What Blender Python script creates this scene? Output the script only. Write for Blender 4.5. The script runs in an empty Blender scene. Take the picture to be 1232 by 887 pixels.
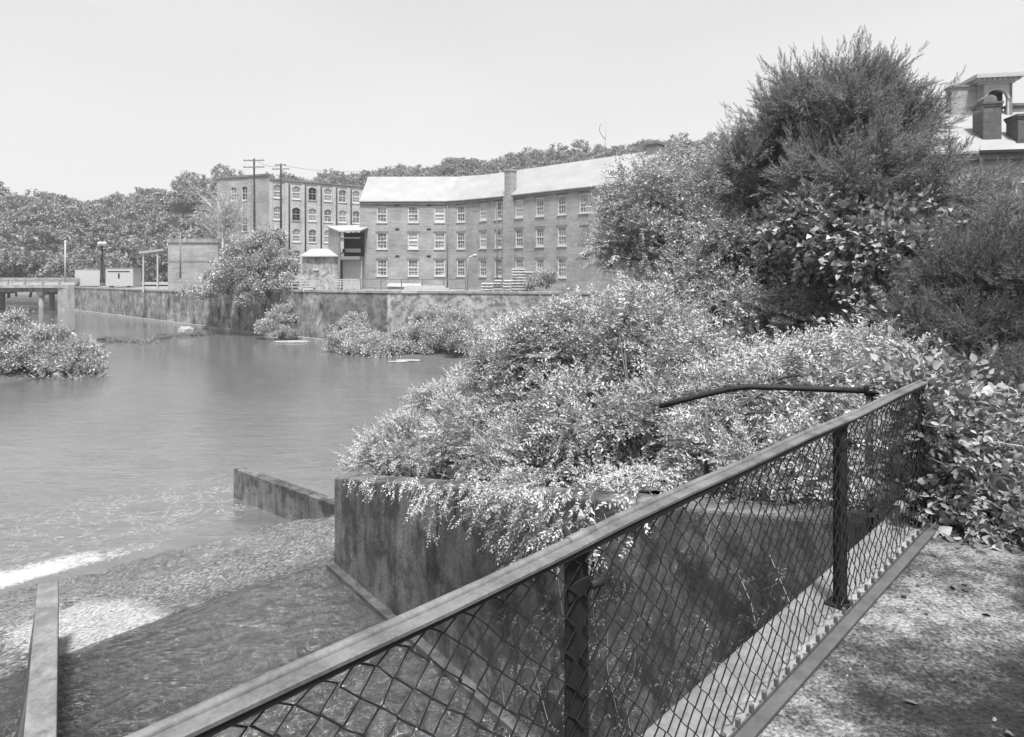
import bpy, math, random
import numpy as np
from mathutils import Matrix, Vector

scene = bpy.context.scene
COL = scene.collection
rad = math.radians
F, CX, HY, CZ = 770.0, 616.0, 322.0, 1.55       # focal length, centre column, horizon row (photo pixels), eye height


def P(px, py, Y):
    """the point seen at photo pixel (px, py) at depth Y metres"""
    return np.array([(px - CX) / F * Y, Y, CZ - (py - HY) / F * Y])


def G(px, py, z):
    """the point of the level z seen at photo pixel (px, py)"""
    return P(px, py, F * (CZ - z) / (py - HY))


# ------------------------------------------------------------------ objects
def wmat(o):
    m = o.matrix_basis.copy()
    p = o.parent
    while p:
        m = p.matrix_basis @ m
        p = p.parent
    return m


def tag(o, label=None, cat=None, group=None, kind=None):
    if label: o['label'] = label
    if cat: o['category'] = cat
    if group: o['group'] = group
    if kind: o['kind'] = kind
    return o


def empty(name, loc, label=None, cat=None, group=None):
    o = bpy.data.objects.new(name, None)
    COL.objects.link(o)
    o.location = Vector([float(v) for v in loc])
    o.empty_display_size = .3
    return tag(o, label, cat, group)


def link_mesh(name, me, mat, parent=None, M=None):
    o = bpy.data.objects.new(name, me)
    COL.objects.link(o)
    if mat is not None:
        for m in (mat if isinstance(mat, (list, tuple)) else [mat]):
            me.materials.append(m)
    M = M or Matrix()
    if parent:
        o.parent = parent
        o.matrix_basis = wmat(parent).inverted() @ M
    else:
        o.matrix_basis = M
    return o


def np_mesh(name, V, Q):
    """mesh from (n,3) vertices and (m,4) quads"""
    me = bpy.data.meshes.new(name)
    V = np.asarray(V, dtype=np.float32); Q = np.asarray(Q, dtype=np.int32)
    me.vertices.add(len(V)); me.vertices.foreach_set('co', V.ravel())
    me.loops.add(Q.size); me.loops.foreach_set('vertex_index', Q.ravel())
    me.polygons.add(len(Q))
    me.polygons.foreach_set('loop_start', np.arange(len(Q), dtype=np.int32) * 4)
    me.polygons.foreach_set('loop_total', np.full(len(Q), 4, dtype=np.int32))
    me.update(calc_edges=True)
    return me


class MB:
    def __init__(s):
        s.v, s.f, s.smooth = [], [], []

    def add(s, vs, fs, smooth=False):
        b = len(s.v)
        s.v += [tuple(float(c) for c in v) for v in vs]
        s.f += [tuple(b + i for i in f) for f in fs]
        s.smooth += [smooth] * len(fs)
        return s

    def box(s, x0, x1, y0, y1, z0, z1):
        vs = [(x, y, z) for z in (z0, z1) for y in (y0, y1) for x in (x0, x1)]
        return s.add(vs, [(0, 2, 3, 1), (4, 5, 7, 6), (0, 1, 5, 4), (2, 6, 7, 3), (0, 4, 6, 2), (1, 3, 7, 5)])

    def prism(s, pts, z0, z1):
        """vertical prism over a plan polygon; z1 may be a list (sloping top)"""
        n = len(pts)
        zt = z1 if isinstance(z1, (list, tuple)) else [z1] * n
        zb = z0 if isinstance(z0, (list, tuple)) else [z0] * n
        vs = [(p[0], p[1], zb[i]) for i, p in enumerate(pts)] + [(p[0], p[1], zt[i]) for i, p in enumerate(pts)]
        fs = [tuple(range(n - 1, -1, -1)), tuple(range(n, 2 * n))]
        fs += [(i, (i + 1) % n, n + (i + 1) % n, n + i) for i in range(n)]
        return s.add(vs, fs)

    def slab(s, pts, t):
        """polygon in space thickened downwards by t"""
        n = len(pts)
        vs = list(pts) + [(p[0], p[1], p[2] - t) for p in pts]
        fs = [tuple(range(n)), tuple(range(2 * n - 1, n - 1, -1))]
        fs += [(i, n + i, n + (i + 1) % n, (i + 1) % n) for i in range(n)]
        return s.add(vs, fs)

    def tube(s, pts, r, seg=8, cap=True):
        pts = [np.asarray(p, float) for p in pts]
        rs = r if isinstance(r, (list, tuple, np.ndarray)) else [r] * len(pts)
        vs, fs = [], []
        n = len(pts)
        prev = None
        for i, p in enumerate(pts):
            d = pts[min(i + 1, n - 1)] - pts[max(i - 1, 0)]
            d = d / (np.linalg.norm(d) + 1e-9)
            if prev is None:
                a = np.cross(d, (0, 0, 1) if abs(d[2]) < .9 else (1, 0, 0))
            else:
                a = prev - d * prev.dot(d)
            a = a / (np.linalg.norm(a) + 1e-9); prev = a
            b = np.cross(d, a)
            for k in range(seg):
                t = 2 * math.pi * k / seg
                vs.append(p + rs[i] * (a * math.cos(t) + b * math.sin(t)))
        for i in range(n - 1):
            for k in range(seg):
                k2 = (k + 1) % seg
                fs.append((i * seg + k, i * seg + k2, (i + 1) * seg + k2, (i + 1) * seg + k))
        s.add(vs, fs, True)
        if cap:
            b = len(s.v) - len(vs)
            s.f.append(tuple(b + k for k in range(seg - 1, -1, -1))); s.smooth.append(False)
            s.f.append(tuple(b + (n - 1) * seg + k for k in range(seg))); s.smooth.append(False)
        return s

    def bar(s, a, b, w, h, up=(0, 0, 1)):
        """straight rectangular bar from a to b"""
        a = np.asarray(a, float); b = np.asarray(b, float)
        d = b - a; d /= np.linalg.norm(d)
        x = np.cross(d, up); x /= np.linalg.norm(x)
        z = np.cross(x, d)
        vs = []
        for p in (a, b):
            for sx, sz in ((-1, -1), (1, -1), (1, 1), (-1, 1)):
                vs.append(p + x * sx * w / 2 + z * sz * h / 2)
        return s.add(vs, [(0, 1, 2, 3), (7, 6, 5, 4), (0, 4, 5, 1), (1, 5, 6, 2), (2, 6, 7, 3), (3, 7, 4, 0)])

    def lathe(s, prof, seg=12, c=(0, 0, 0)):
        vs, fs = [], []
        for r, z in prof:
            for k in range(seg):
                t = 2 * math.pi * k / seg
                vs.append((c[0] + r * math.cos(t), c[1] + r * math.sin(t), c[2] + z))
        for i in range(len(prof) - 1):
            for k in range(seg):
                k2 = (k + 1) % seg
                fs.append((i * seg + k, i * seg + k2, (i + 1) * seg + k2, (i + 1) * seg + k))
        return s.add(vs, fs, True)

    def mesh(s, name):
        me = bpy.data.meshes.new(name)
        me.from_pydata(s.v, [], s.f)
        me.polygons.foreach_set('use_smooth', s.smooth)
        me.update()
        return me

    def build(s, name, mat, parent=None, M=None, bevel=0):
        me = s.mesh(name)
        if bevel:
            import bmesh
            bm = bmesh.new(); bm.from_mesh(me)
            bmesh.ops.remove_doubles(bm, verts=bm.verts, dist=1e-5)
            bmesh.ops.recalc_face_normals(bm, faces=bm.faces)
            es = [e for e in bm.edges if len(e.link_faces) == 2 and e.calc_face_angle(0) > .6]
            bmesh.ops.bevel(bm, geom=es, offset=bevel, segments=2, affect='EDGES', profile=.6)
            bm.to_mesh(me); bm.free()
        return link_mesh(name, me, mat, parent, M)


def frame2(o, ang_dir):
    """matrix with local x along the plan direction, local y into the building"""
    dx, dy = ang_dir
    n = math.hypot(dx, dy); dx /= n; dy /= n
    M = Matrix(((dx, -dy, 0, o[0]), (dy, dx, 0, o[1]), (0, 0, 1, o[2]), (0, 0, 0, 1)))
    return M


# ------------------------------------------------------------------ materials
class NT:
    def __init__(s, name):
        s.m = bpy.data.materials.new(name); s.m.use_nodes = True
        s.t = s.m.node_tree; s.t.nodes.clear()
        s.out = s.n('ShaderNodeOutputMaterial')

    def n(s, ty, **kw):
        nd = s.t.nodes.new(ty)
        for k, v in kw.items():
            if k.startswith('i_'):
                nd.inputs[k[2:].replace('_', ' ')].default_value = v
            else:
                setattr(nd, k, v)
        return nd

    def l(s, a, b): s.t.links.new(a, b)

    def coord(s, kind='pos', scale=(1, 1, 1), rot=(0, 0, 0)):
        if kind == 'pos': src = s.n('ShaderNodeNewGeometry').outputs['Position']
        else: src = s.n('ShaderNodeTexCoord').outputs[{'obj': 'Object', 'uv': 'UV'}[kind]]
        mp = s.n('ShaderNodeMapping'); mp.inputs['Scale'].default_value = scale; mp.inputs['Rotation'].default_value = rot
        s.l(src, mp.inputs['Vector']); return mp.outputs['Vector']

    def noise(s, vec, scale, detail=5, rough=.55, dist=0):
        nd = s.n('ShaderNodeTexNoise'); nd.inputs['Scale'].default_value = scale; nd.inputs['Detail'].default_value = detail
        nd.inputs['Roughness'].default_value = rough; nd.inputs['Distortion'].default_value = dist
        if vec is not None: s.l(vec, nd.inputs['Vector'])
        return nd.outputs['Fac']

    def ramp(s, fac, stops, interp='LINEAR'):
        nd = s.n('ShaderNodeValToRGB'); nd.color_ramp.interpolation = interp
        e = nd.color_ramp.elements
        while len(e) < len(stops): e.new(.5)
        for el, (p, c) in zip(e, stops):
            el.position = p; el.color = (c, c, c, 1)
        s.l(fac, nd.inputs['Fac']); return nd.outputs['Color']

    def math(s, op, a, b=None, clamp=False):
        nd = s.n('ShaderNodeMath', operation=op); nd.use_clamp = clamp
        for i, v in enumerate((a, b)):
            if v is None: continue
            if isinstance(v, (int, float)): nd.inputs[i].default_value = v
            else: s.l(v, nd.inputs[i])
        return nd.outputs[0]

    def mix(s, fac, a, b, mode='MIX'):
        nd = s.n('ShaderNodeMix', data_type='RGBA', blend_type=mode)
        for k, v in ((0, fac), (6, a), (7, b)):
            if isinstance(v, (int, float)): nd.inputs[k].default_value = v if k == 0 else (v, v, v, 1)
            else: s.l(v, nd.inputs[k])
        return nd.outputs[2]

    def bump(s, h, strength=.3, dist=.02, prev=None):
        nd = s.n('ShaderNodeBump'); nd.inputs['Strength'].default_value = strength; nd.inputs['Distance'].default_value = dist
        s.l(h, nd.inputs['Height'])
        if prev is not None: s.l(prev, nd.inputs['Normal'])
        return nd.outputs['Normal']

    def pbr(s, col, rough=.8, normal=None, spec=.5, metal=0):
        b = s.n('ShaderNodeBsdfPrincipled')
        for k, v in (('Base Color', col), ('Roughness', rough)):
            if isinstance(v, (int, float)): b.inputs[k].default_value = (v, v, v, 1) if k == 'Base Color' else v
            else: s.l(v, b.inputs[k])
        b.inputs['Specular IOR Level'].default_value = spec; b.inputs['Metallic'].default_value = metal
        if normal is not None: s.l(normal, b.inputs['Normal'])
        return b

    def done(s, sh):
        s.l(sh.outputs[0] if hasattr(sh, 'outputs') else sh, s.out.inputs['Surface']); return s.m


def rough_mat(name, lo, hi, scale=4, rough=.85, bump=.3, bdist=.01, kind='pos', stretch=(1, 1, 1), spec=.3, fine=30, contrast=.25, metal=0):
    t = NT(name); v = t.coord(kind, stretch)
    a = t.noise(v, scale, 6, .6); b = t.noise(v, fine, 4, .6)
    m = t.math('ADD', t.math('MULTIPLY', a, .7), t.math('MULTIPLY', b, .3))
    c = t.ramp(m, [(.5 - contrast, lo), (.5 + contrast, hi)])
    return t.done(t.pbr(c, rough, t.bump(m, bump, bdist), spec, metal))


def stained_concrete(name, lo, hi, streak_lo=.25, sscale=2.2, rough=.9, moss=.05, moss_amt=.5, pits=.4):
    """concrete with run marks down the face, blotches of moss and pitting"""
    t = NT(name); v = t.coord('pos'); vs = t.coord('pos', (1, 1, .16))
    big = t.noise(v, .8, 6, .65); st = t.noise(vs, sscale, 8, .7, .5); fine = t.noise(v, 22, 5, .65)
    st2 = t.noise(vs, sscale * 3.7, 5, .7, .8)
    base = t.ramp(t.math('ADD', t.math('MULTIPLY', big, .5), t.math('MULTIPLY', fine, .5)), [(.3, lo), (.7, hi)])
    sf = t.ramp(t.math('ADD', t.math('ADD', t.math('MULTIPLY', st, .5), t.math('MULTIPLY', st2, .25)), t.math('MULTIPLY', big, .3)), [(.42, streak_lo), (.5, .5 + streak_lo / 2), (.62, 1)])
    c = t.mix(1, base, sf, 'MULTIPLY')
    mm = t.noise(v, 1.7, 7, .7)
    c = t.mix(t.ramp(mm, [(.47, 0), (.6, moss_amt)]), c, moss)
    h = t.math('ADD', t.math('MULTIPLY', fine, pits), t.math('MULTIPLY', mm, .5))
    return t.done(t.pbr(c, rough, t.bump(h, .5, .03), .25))


def brick_mat(name, c1, c2, mortar, bw=.21, bh=.075, mort=.012, patch=.35, rough=.9):
    t = NT(name)
    oc = t.n('ShaderNodeTexCoord').outputs['Object']
    sp = t.n('ShaderNodeSeparateXYZ'); t.l(oc, sp.inputs[0])
    cb = t.n('ShaderNodeCombineXYZ'); t.l(t.math('ADD', sp.outputs[0], sp.outputs[1]), cb.inputs[0]); t.l(sp.outputs[2], cb.inputs[1])
    bk = t.n('ShaderNodeTexBrick'); t.l(cb.outputs[0], bk.inputs['Vector'])
    bk.inputs['Color1'].default_value = (c1,) * 3 + (1,); bk.inputs['Color2'].default_value = (c2,) * 3 + (1,)
    bk.inputs['Mortar'].default_value = (mortar,) * 3 + (1,)
    bk.inputs['Scale'].default_value = 1; bk.inputs['Brick Width'].default_value = bw; bk.inputs['Row Height'].default_value = bh
    bk.inputs['Mortar Size'].default_value = mort
    n1 = t.noise(oc, .35, 6, .65)
    mp = t.n('ShaderNodeMapping'); mp.inputs['Scale'].default_value = (.25, .25, 3); t.l(oc, mp.inputs[0])
    n2 = t.noise(mp.outputs[0], 1.3, 5, .6)
    f = t.ramp(t.math('ADD', t.math('MULTIPLY', n1, .6), t.math('MULTIPLY', n2, .4)), [(.33, 1 - patch), (.66, 1 + patch * .5)])
    c = t.mix(1, bk.outputs[0], f, 'MULTIPLY')
    return t.done(t.pbr(c, rough, t.bump(bk.outputs['Fac'], -.3, .01), .2))


def leaf_mat(name, lo, hi, trans=.3, rough=.5, spec=.35):
    t = NT(name)
    g = t.n('ShaderNodeNewGeometry')
    c = t.ramp(g.outputs['Random Per Island'], [(0, lo), (.55, (lo + hi) / 2), (1, hi)])
    big = t.noise(t.coord('pos'), .9, 4, .6)
    c = t.mix(1, c, t.ramp(big, [(.3, .75), (.7, 1.25)]), 'MULTIPLY')
    p = t.pbr(c, rough, None, spec)
    tr = t.n('ShaderNodeBsdfTranslucent'); t.l(c, tr.inputs['Color'])
    mx = t.n('ShaderNodeMixShader'); mx.inputs[0].default_value = trans
    t.l(p.outputs[0], mx.inputs[1]); t.l(tr.outputs[0], mx.inputs[2])
    return t.done(mx)


M = {}
M['frame_white'] = rough_mat('window_frame_paint', .36, .5, 3, .6, .1)
M['concrete_wall'] = stained_concrete('mossy_concrete', .07, .24, .22, 2.2, moss=.022, moss_amt=.75, pits=.8)
M['concrete_pale'] = stained_concrete('pale_concrete', .2, .32, .6, 2, moss=.1, moss_amt=.4)
M['concrete_curb'] = stained_concrete('sunlit_curb_concrete', .12, .32, .8, 3, moss=.1, moss_amt=.55)
M['concrete_pier'] = stained_concrete('weathered_pier_concrete', .12, .24, .5, 4, moss=.06, moss_amt=.4)
M['bank_wall'] = stained_concrete('streaked_bank_wall', .08, .44, .14, .75, moss=.04, moss_amt=.6)
M['bank_wall_stone'] = stained_concrete('patchy_rubble_wall', .09, .26, .3, .5, moss=.05, moss_amt=.8)
M['whitewash'] = stained_concrete('peeling_whitewash', .26, .48, .45, .6, moss=.07, moss_amt=.8)
M['brick_mill'] = brick_mat('mill_brick', .18, .28, .3, patch=.5)
M['brick_dark'] = brick_mat('soot_brick', .09, .17, .2)
M['brick_painted'] = brick_mat('painted_brick', .3, .4, .36, patch=.4)
M['roof_metal'] = rough_mat('pale_metal_roof', .18, .28, .5, .5, .05, .01, spec=.4, fine=6, stretch=(1, 1, 1))
M['white_paint'] = rough_mat('white_paint', .28, .4, 3, .6, .1)
M['grey_paint'] = rough_mat('grey_board', .2, .32, 2, .8, .2)
M['dark_iron'] = rough_mat('rusted_iron', .006, .018, 20, .7, .3, .003)
M['rail_iron'] = rough_mat('painted_rail', .045, .15, 9, .6, .5, .002, spec=.4, fine=120, contrast=.16)
M['wire'] = rough_mat('weathered_wire', .008, .035, 40, .6, .1, .001, spec=.4)
M['dark'] = rough_mat('dark_interior', .01, .025, 2, .9, .1)
M['wood'] = rough_mat('grey_wood', .1, .2, 3, .9, .3, .01, stretch=(1, 1, .2))
M['pale_wood'] = rough_mat('pale_lumber', .25, .42, 3, .9, .3, .01)
M['wood_pallet'] = rough_mat('pallet_wood', .45, .6, 3, .9, .3, .01)
M['bark'] = rough_mat('bark', .05, .12, 8, .95, .6, .02, stretch=(1, 1, .3))
M['twig'] = rough_mat('dry_twig', .28, .5, 10, .9, .3, .005)
M['stone'] = rough_mat('river_stone', .02, .08, 5, .8, .5, .03)
M['pale_stone'] = rough_mat('pale_stone', .14, .3, 5, .8, .5, .03)
M['soil'] = rough_mat('soil', .03, .1, 1.5, .95, .6, .08)
M['yard'] = rough_mat('gravel_yard', .12, .24, .4, .95, .4, .03, fine=8)
M['forest_floor'] = rough_mat('forest_floor', .03, .07, .2, .95, .3, .1)
M['asphalt'] = rough_mat('asphalt', .05, .08, 3, .9, .2)


def glass_mat():
    t = NT('old_window_glass')
    n = t.noise(t.coord('pos'), 1.1, 3, .7)
    c = t.ramp(n, [(.4, .14), (.6, .36)])
    return t.done(t.pbr(c, .15, None, .5))


M['glass'] = glass_mat()
M['board'] = rough_mat('window_board', .4, .55, 1, .8, .1)
M['leaf_shrub'] = leaf_mat('shrub_leaf', .24, .5, .15, .8, .06)
M['leaf_vine'] = leaf_mat('vine_leaf', .12, .36, .15, .6, .2)
M['leaf_tree'] = leaf_mat('tree_leaf', .2, .52, .15, .75, .08)
M['leaf_cedar'] = leaf_mat('cedar_spray', .04, .44, .15, .7, .2)
M['leaf_juniper'] = leaf_mat('juniper_spray', .025, .22, .04, .7, .2)
M['leaf_far'] = leaf_mat('hill_leaf', .14, .34, .2, .7, .2)
M['leaf_bank'] = leaf_mat('bank_leaf', .24, .5, .2, .7, .2)
M['ivy_dark'] = leaf_mat('wall_creeper_leaf', .06, .16, .2, .6, .3)
M['grass'] = leaf_mat('grass_blade', .2, .35, .3, .7, .2)
M['litter'] = leaf_mat('leaf_litter', .03, .2, .0, .9, .1)
M['bottom_iron'] = rough_mat('weathered_bottom_iron', .04, .1, 14, .7, .3, .003)
def dim_glass():
    t = NT('dusty_window_glass'); n = t.noise(t.coord('pos'), 2.3, 4, .7)
    return t.done(t.pbr(t.ramp(n, [(.4, .06), (.5, .16), (.62, .32)]), .25, None, .5))


M['glass_dim'] = dim_glass()
M['grit'] = leaf_mat('loose_grit', .03, .2, 0., .9, .1)
M['brick_chimney'] = brick_mat('sooty_chimney_brick', .06, .11, .12)
M['wet_footing'] = stained_concrete('wet_footing_concrete', .05, .13, .4, 3, moss=.025, moss_amt=.8)
SUN_STRENGTH, SUN_ANGLE, SKY_STRENGTH, EXPOSURE = 4.3, 9., .15, 1.12
HAZE = .00045
# ------------------------------------------------------------------ foliage
def rotm(d, up, roll):
    """(n,3,3) frames with x along d, z near up, rolled about x"""
    x = d / (np.linalg.norm(d, axis=1, keepdims=True) + 1e-9)
    y = np.cross(up, x); ny = np.linalg.norm(y, axis=1, keepdims=True)
    y = np.where(ny < 1e-3, np.array([[0, 1, 0]]), y / (ny + 1e-9))
    z = np.cross(x, y)
    c, s = np.cos(roll)[:, None], np.sin(roll)[:, None]
    y2 = y * c + z * s; z2 = -y * s + z * c
    return np.stack([x, y2, z2], axis=2)


def leaf6(L, W, fold=.25, curl=.12, shape=(.3, 1, .7, .75)):
    a, wa, b, wb = shape
    V = np.array([[0, 0, 0], [a * L, W / 2 * wa, fold * W * .5], [b * L, W / 2 * wb, fold * W * .5 - curl * L * .5],
                  [L, 0, -curl * L], [b * L, -W / 2 * wb, fold * W * .5 - curl * L * .5], [a * L, -W / 2 * wa, fold * W * .5]])
    return V, np.array([[0, 3, 2, 1], [0, 5, 4, 3]])


def rhomb(L, W):
    return np.array([[0, 0, 0], [.4 * L, W / 2, 0], [L, 0, -.06 * L], [.4 * L, -W / 2, 0]]), np.array([[0, 3, 2, 1]])


def leafN(L, W, prof, fold=.2, curl=.25, wave=.0):
    """rounded leaf: midrib with edges following the width profile [(t, w), ...]"""
    V, Q = [], []
    for i, (t_, w_) in enumerate(prof):
        z = -curl * L * t_ * t_
        x = t_ * L
        V += [[x, 0, z], [x - .04 * L * (w_ > .5), W / 2 * w_, z + fold * W * .5 * w_ + wave * ((-1) ** i)], [x - .04 * L * (w_ > .5), -W / 2 * w_, z + fold * W * .5 * w_ - wave * ((-1) ** i)]]
    for i in range(len(prof) - 1):
        a, b = i * 3, i * 3 + 3
        Q += [[a, b, b + 1, a + 1], [a, a + 2, b + 2, b]]
    return np.array(V), np.array(Q)


HEART = [(-.06, .45), (.08, .85), (.28, 1), (.55, .78), (.8, .38), (1, .03)]
OVAL = [(0, .08), (.2, .75), (.45, 1), (.72, .72), (1, .04)]


def stem(path, r):
    path = np.asarray(path, float); n = len(path); V = []
    for i, p in enumerate(path):
        rr = r * (1 - .7 * i / max(1, n - 1))
        for k in range(3):
            t = 2 * math.pi * k / 3
            V.append(p + np.array([0, math.cos(t), math.sin(t)]) * rr)
    Q = [[i * 3 + k, i * 3 + (k + 1) % 3, (i + 1) * 3 + (k + 1) % 3, (i + 1) * 3 + k] for i in range(n - 1) for k in range(3)]
    return np.array(V), np.array(Q)


def cat(parts):
    Vs, Qs, b = [], [], 0
    for V, Q in parts:
        Vs.append(V); Qs.append(Q + b); b += len(V)
    return np.concatenate(Vs), np.concatenate(Qs)


def place(VQ, pos, d, up=(0, 0, 1), roll=0.):
    R = rotm(np.array([d], float), np.array([up], float), np.array([roll]))[0]
    return VQ[0] @ R.T + np.asarray(pos), VQ[1]


def sprig(rng, L, n, ll, lw, spread=50, droop=.25, shape=(.3, 1, .7, .75), paired=False, up=.35, stem_r=.003, prof=None):
    parts = []
    ts = np.linspace(0, 1, 5)
    bend = rng.uniform(-.2, .2)
    path = np.stack([ts * L, bend * L * ts ** 2, -droop * L * ts ** 2], 1)
    parts.append(stem(path, stem_r))
    for i in range(n):
        t = .12 + .88 * i / max(1, n - 1)
        p = np.array([t * L, bend * L * t * t, -droop * L * t * t])
        sides = (1, -1) if paired else ((1,) if i % 2 else (-1,))
        if i == n - 1: sides = (0,)
        for sd in sides:
            a = rad(spread) * sd + rng.normal(0, .25)
            d = np.array([math.cos(a), math.sin(a), rng.normal(up * .3, .35)])
            sc = rng.uniform(.7, 1.15) * (1 - .35 * t)
            lf = leafN(ll * sc, lw * sc, prof, rng.uniform(.05, .45), rng.uniform(-.05, .4), lw * .03) if prof else leaf6(ll * sc, lw * sc, rng.uniform(.1, .5), rng.uniform(-.05, .35), shape)
            parts.append(place(lf, p, d, (0, 0, 1), rng.normal(0, .6)))
    return cat(parts)


def cedar_spray(rng, L, n=13, bl=.36, serr=3):
    """feathery plume: stem with alternate side twigs, each a strip with short scale twiglets"""
    parts = []
    bend = rng.uniform(-.25, .25); lift = rng.uniform(.0, .25)
    at = lambda t: np.array([t * L, bend * L * t * t, lift * L * t * t])
    parts.append(stem([at(t) for t in np.linspace(0, 1, 5)], .006 * L / .5))
    for i in range(n):
        t = .1 + .9 * i / n
        ln = bl * L * (1 - t) ** .7 * rng.uniform(.7, 1.2) + .05 * L
        az = rng.uniform(0, 2 * math.pi)
        el = rad(rng.uniform(18, 42))
        d = np.array([math.cos(el), math.sin(el) * math.cos(az), math.sin(el) * math.sin(az)])
        w = .02 * L
        parts.append(place(rhomb(ln, w), at(t), d, (0, 0, 1), rng.uniform(0, 6)))
        for k in range(serr):
            tt = rng.uniform(.25, .9)
            d2 = d + rng.normal(0, .45, 3) + np.array([.25, 0, 0])
            parts.append(place(rhomb(ln * .5 * (1.25 - tt), w * .8), at(t) + d * ln * tt, d2, (0, 0, 1), rng.uniform(0, 6)))
    return cat(parts)


def variants(fn, n=6): return [fn() for _ in range(n)]


def scatter(tm, pos, d, scale, rng, up=(0, 0, 1), roll=.6):
    pos = np.asarray(pos); n = len(pos)
    sc = np.broadcast_to(np.asarray(scale, float), (n,))
    R = rotm(np.asarray(d, float), np.broadcast_to(np.asarray(up, float), (n, 3)), rng.normal(0, roll, n))
    pick = rng.integers(0, len(tm), n)
    Vs, Qs, b = [], [], 0
    for k, (V, Q) in enumerate(tm):
        idx = np.where(pick == k)[0]
        if not len(idx): continue
        W = np.einsum('nij,vj->nvi', R[idx], V) * sc[idx][:, None, None] + pos[idx][:, None, :]
        m = len(V)
        QQ = Q[None] + (np.arange(len(idx)) * m)[:, None, None] + b
        Vs.append(W.reshape(-1, 3)); Qs.append(QQ.reshape(-1, 4)); b += W.shape[0] * m
    return np.concatenate(Vs), np.concatenate(Qs)


def rdir(rng, n, zmin=-1):
    v = rng.normal(0, 1, (n * 3 + 20, 3)); v /= np.linalg.norm(v, axis=1, keepdims=True)
    v = v[v[:, 2] > zmin]
    while len(v) < n: v = np.concatenate([v, v])
    return v[:n]


def crown(rng, ells, nc, cr, per, up=.25, zmin=-.5, shell=(.72, 1.02), noise=.35, outw=.7):
    """sprig positions and directions for clumps over a set of ellipsoids [(centre, radii), ...]"""
    w = np.array([r[0] * r[1] + r[0] * r[2] + r[1] * r[2] for c, r in ells]); w = w / w.sum()
    pos, dirs, cents = [], [], []
    for (c, r), wi in zip(ells, w):
        c = np.asarray(c, float); r = np.asarray(r, float)
        k = max(2, int(round(nc * wi)))
        dd = rdir(rng, k, zmin)
        cc = c + dd * r * rng.uniform(shell[0], shell[1], (k, 1))
        nn = dd / r; nn /= np.linalg.norm(nn, axis=1, keepdims=True)
        # skip clumps well inside another lobe
        keep = np.ones(k, bool)
        for c2, r2 in ells:
            if c2 is c: continue
            q = np.linalg.norm((cc - np.asarray(c2)) / np.asarray(r2), axis=1)
            keep &= (q > .6)
        cc, nn = cc[keep], nn[keep]
        for p, n in zip(cc, nn):
            m = int(per * rng.uniform(.6, 1.3))
            o = rdir(rng, m)
            crr = cr * rng.uniform(.6, 1.35)
            pp = p + o * crr * rng.uniform(.25, 1, (m, 1)) * np.array([1.15, 1.15, .8])
            dv = outw * n + o * .8 + np.array([0, 0, up]) + rng.normal(0, noise, (m, 3))
            pos.append(pp); dirs.append(dv)
        cents.append(cc)
    return np.concatenate(pos), np.concatenate(dirs), np.concatenate(cents)


def limbs(mb, rng, base, cents, r0, hub=None, seg=6, frac=.7):
    """trunk from base to hub, limbs from the trunk to clump centres"""
    base = np.asarray(base, float); hub = np.asarray(hub, float)
    mid = (base + hub) / 2 + rng.normal(0, .06, 3) * np.linalg.norm(hub - base) * np.array([1, 1, .2])
    mb.tube([base, mid, hub], [r0, r0 * .8, r0 * .55], seg)
    for c in cents:
        if rng.random() > frac: continue
        t = rng.uniform(.45, 1)
        s = base + (hub - base) * t
        m = s + (c - s) * .5 + np.array([0, 0, .08]) * np.linalg.norm(c - s) + rng.normal(0, .05, 3) * np.linalg.norm(c - s)
        mb.tube([s, m, c], [r0 * .35, r0 * .22, r0 * .07], 4)


def plumes(rng, cents, norms, L, up, outw, n=14, size=1.0, noise=.3, droop=0.):
    """long pointed branch plumes: spray positions, directions and sizes along curved axes"""
    pos, dirs, sc = [], [], []
    for c, nn in zip(cents, norms):
        a = outw * nn + np.array([0, 0, up]) + rng.normal(0, noise, 3); a /= np.linalg.norm(a)
        ln = L * rng.uniform(.6, 1.35); m = int(n * rng.uniform(.7, 1.2))
        bend = np.array([0, 0, rng.uniform(-.1, .25) - droop])
        for k in range(m):
            t = (k + rng.random()) / m
            ax = a + bend * 2 * t; ax /= np.linalg.norm(ax)
            r = rng.normal(0, 1, 3); r -= ax * (r @ ax); r /= np.linalg.norm(r)
            pos.append(c + (a * (t - .45) + bend * t * t) * ln + r * rng.random() * .1 * ln * (1 - t))
            dirs.append(ax + r * .75 * (1 - t) ** .6); sc.append(size * (1.1 - .65 * t) * rng.uniform(.75, 1.2))
    return np.array(pos), np.array(dirs), np.array(sc)


def shell_points(rng, ells, nc, zmin=-.55, shell=(.55, 1.0)):
    w = np.array([r[0] * r[1] + r[0] * r[2] + r[1] * r[2] for c, r in ells]); w = w / w.sum()
    C, N = [], []
    for (c, r), wi in zip(ells, w):
        k = max(3, int(round(nc * wi))); d = rdir(rng, k, zmin); r = np.asarray(r)
        C.append(np.asarray(c) + d * r * rng.uniform(shell[0], shell[1], (k, 1))); nn = d / r; N.append(nn / np.linalg.norm(nn, axis=1, keepdims=True))
    return np.concatenate(C), np.concatenate(N)


def plant(name, cat_, label, base, tm, pos, dirs, scale, rng, mat, trunk=None, tname='trunk', fname='foliage', group=None, extra=None, roll=.6):
    """a plant: an Empty at its foot > foliage, trunk"""
    e = empty(name, base, label, cat_, group)
    V, Q = scatter(tm, pos, dirs, scale, rng, roll=roll)
    link_mesh(fname, np_mesh(fname, V - np.asarray(base), Q), mat, e, Matrix.Translation(Vector([float(x) for x in base])))
    if trunk is not None:
        trunk.build(tname, M['bark'], e)
    return e


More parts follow.
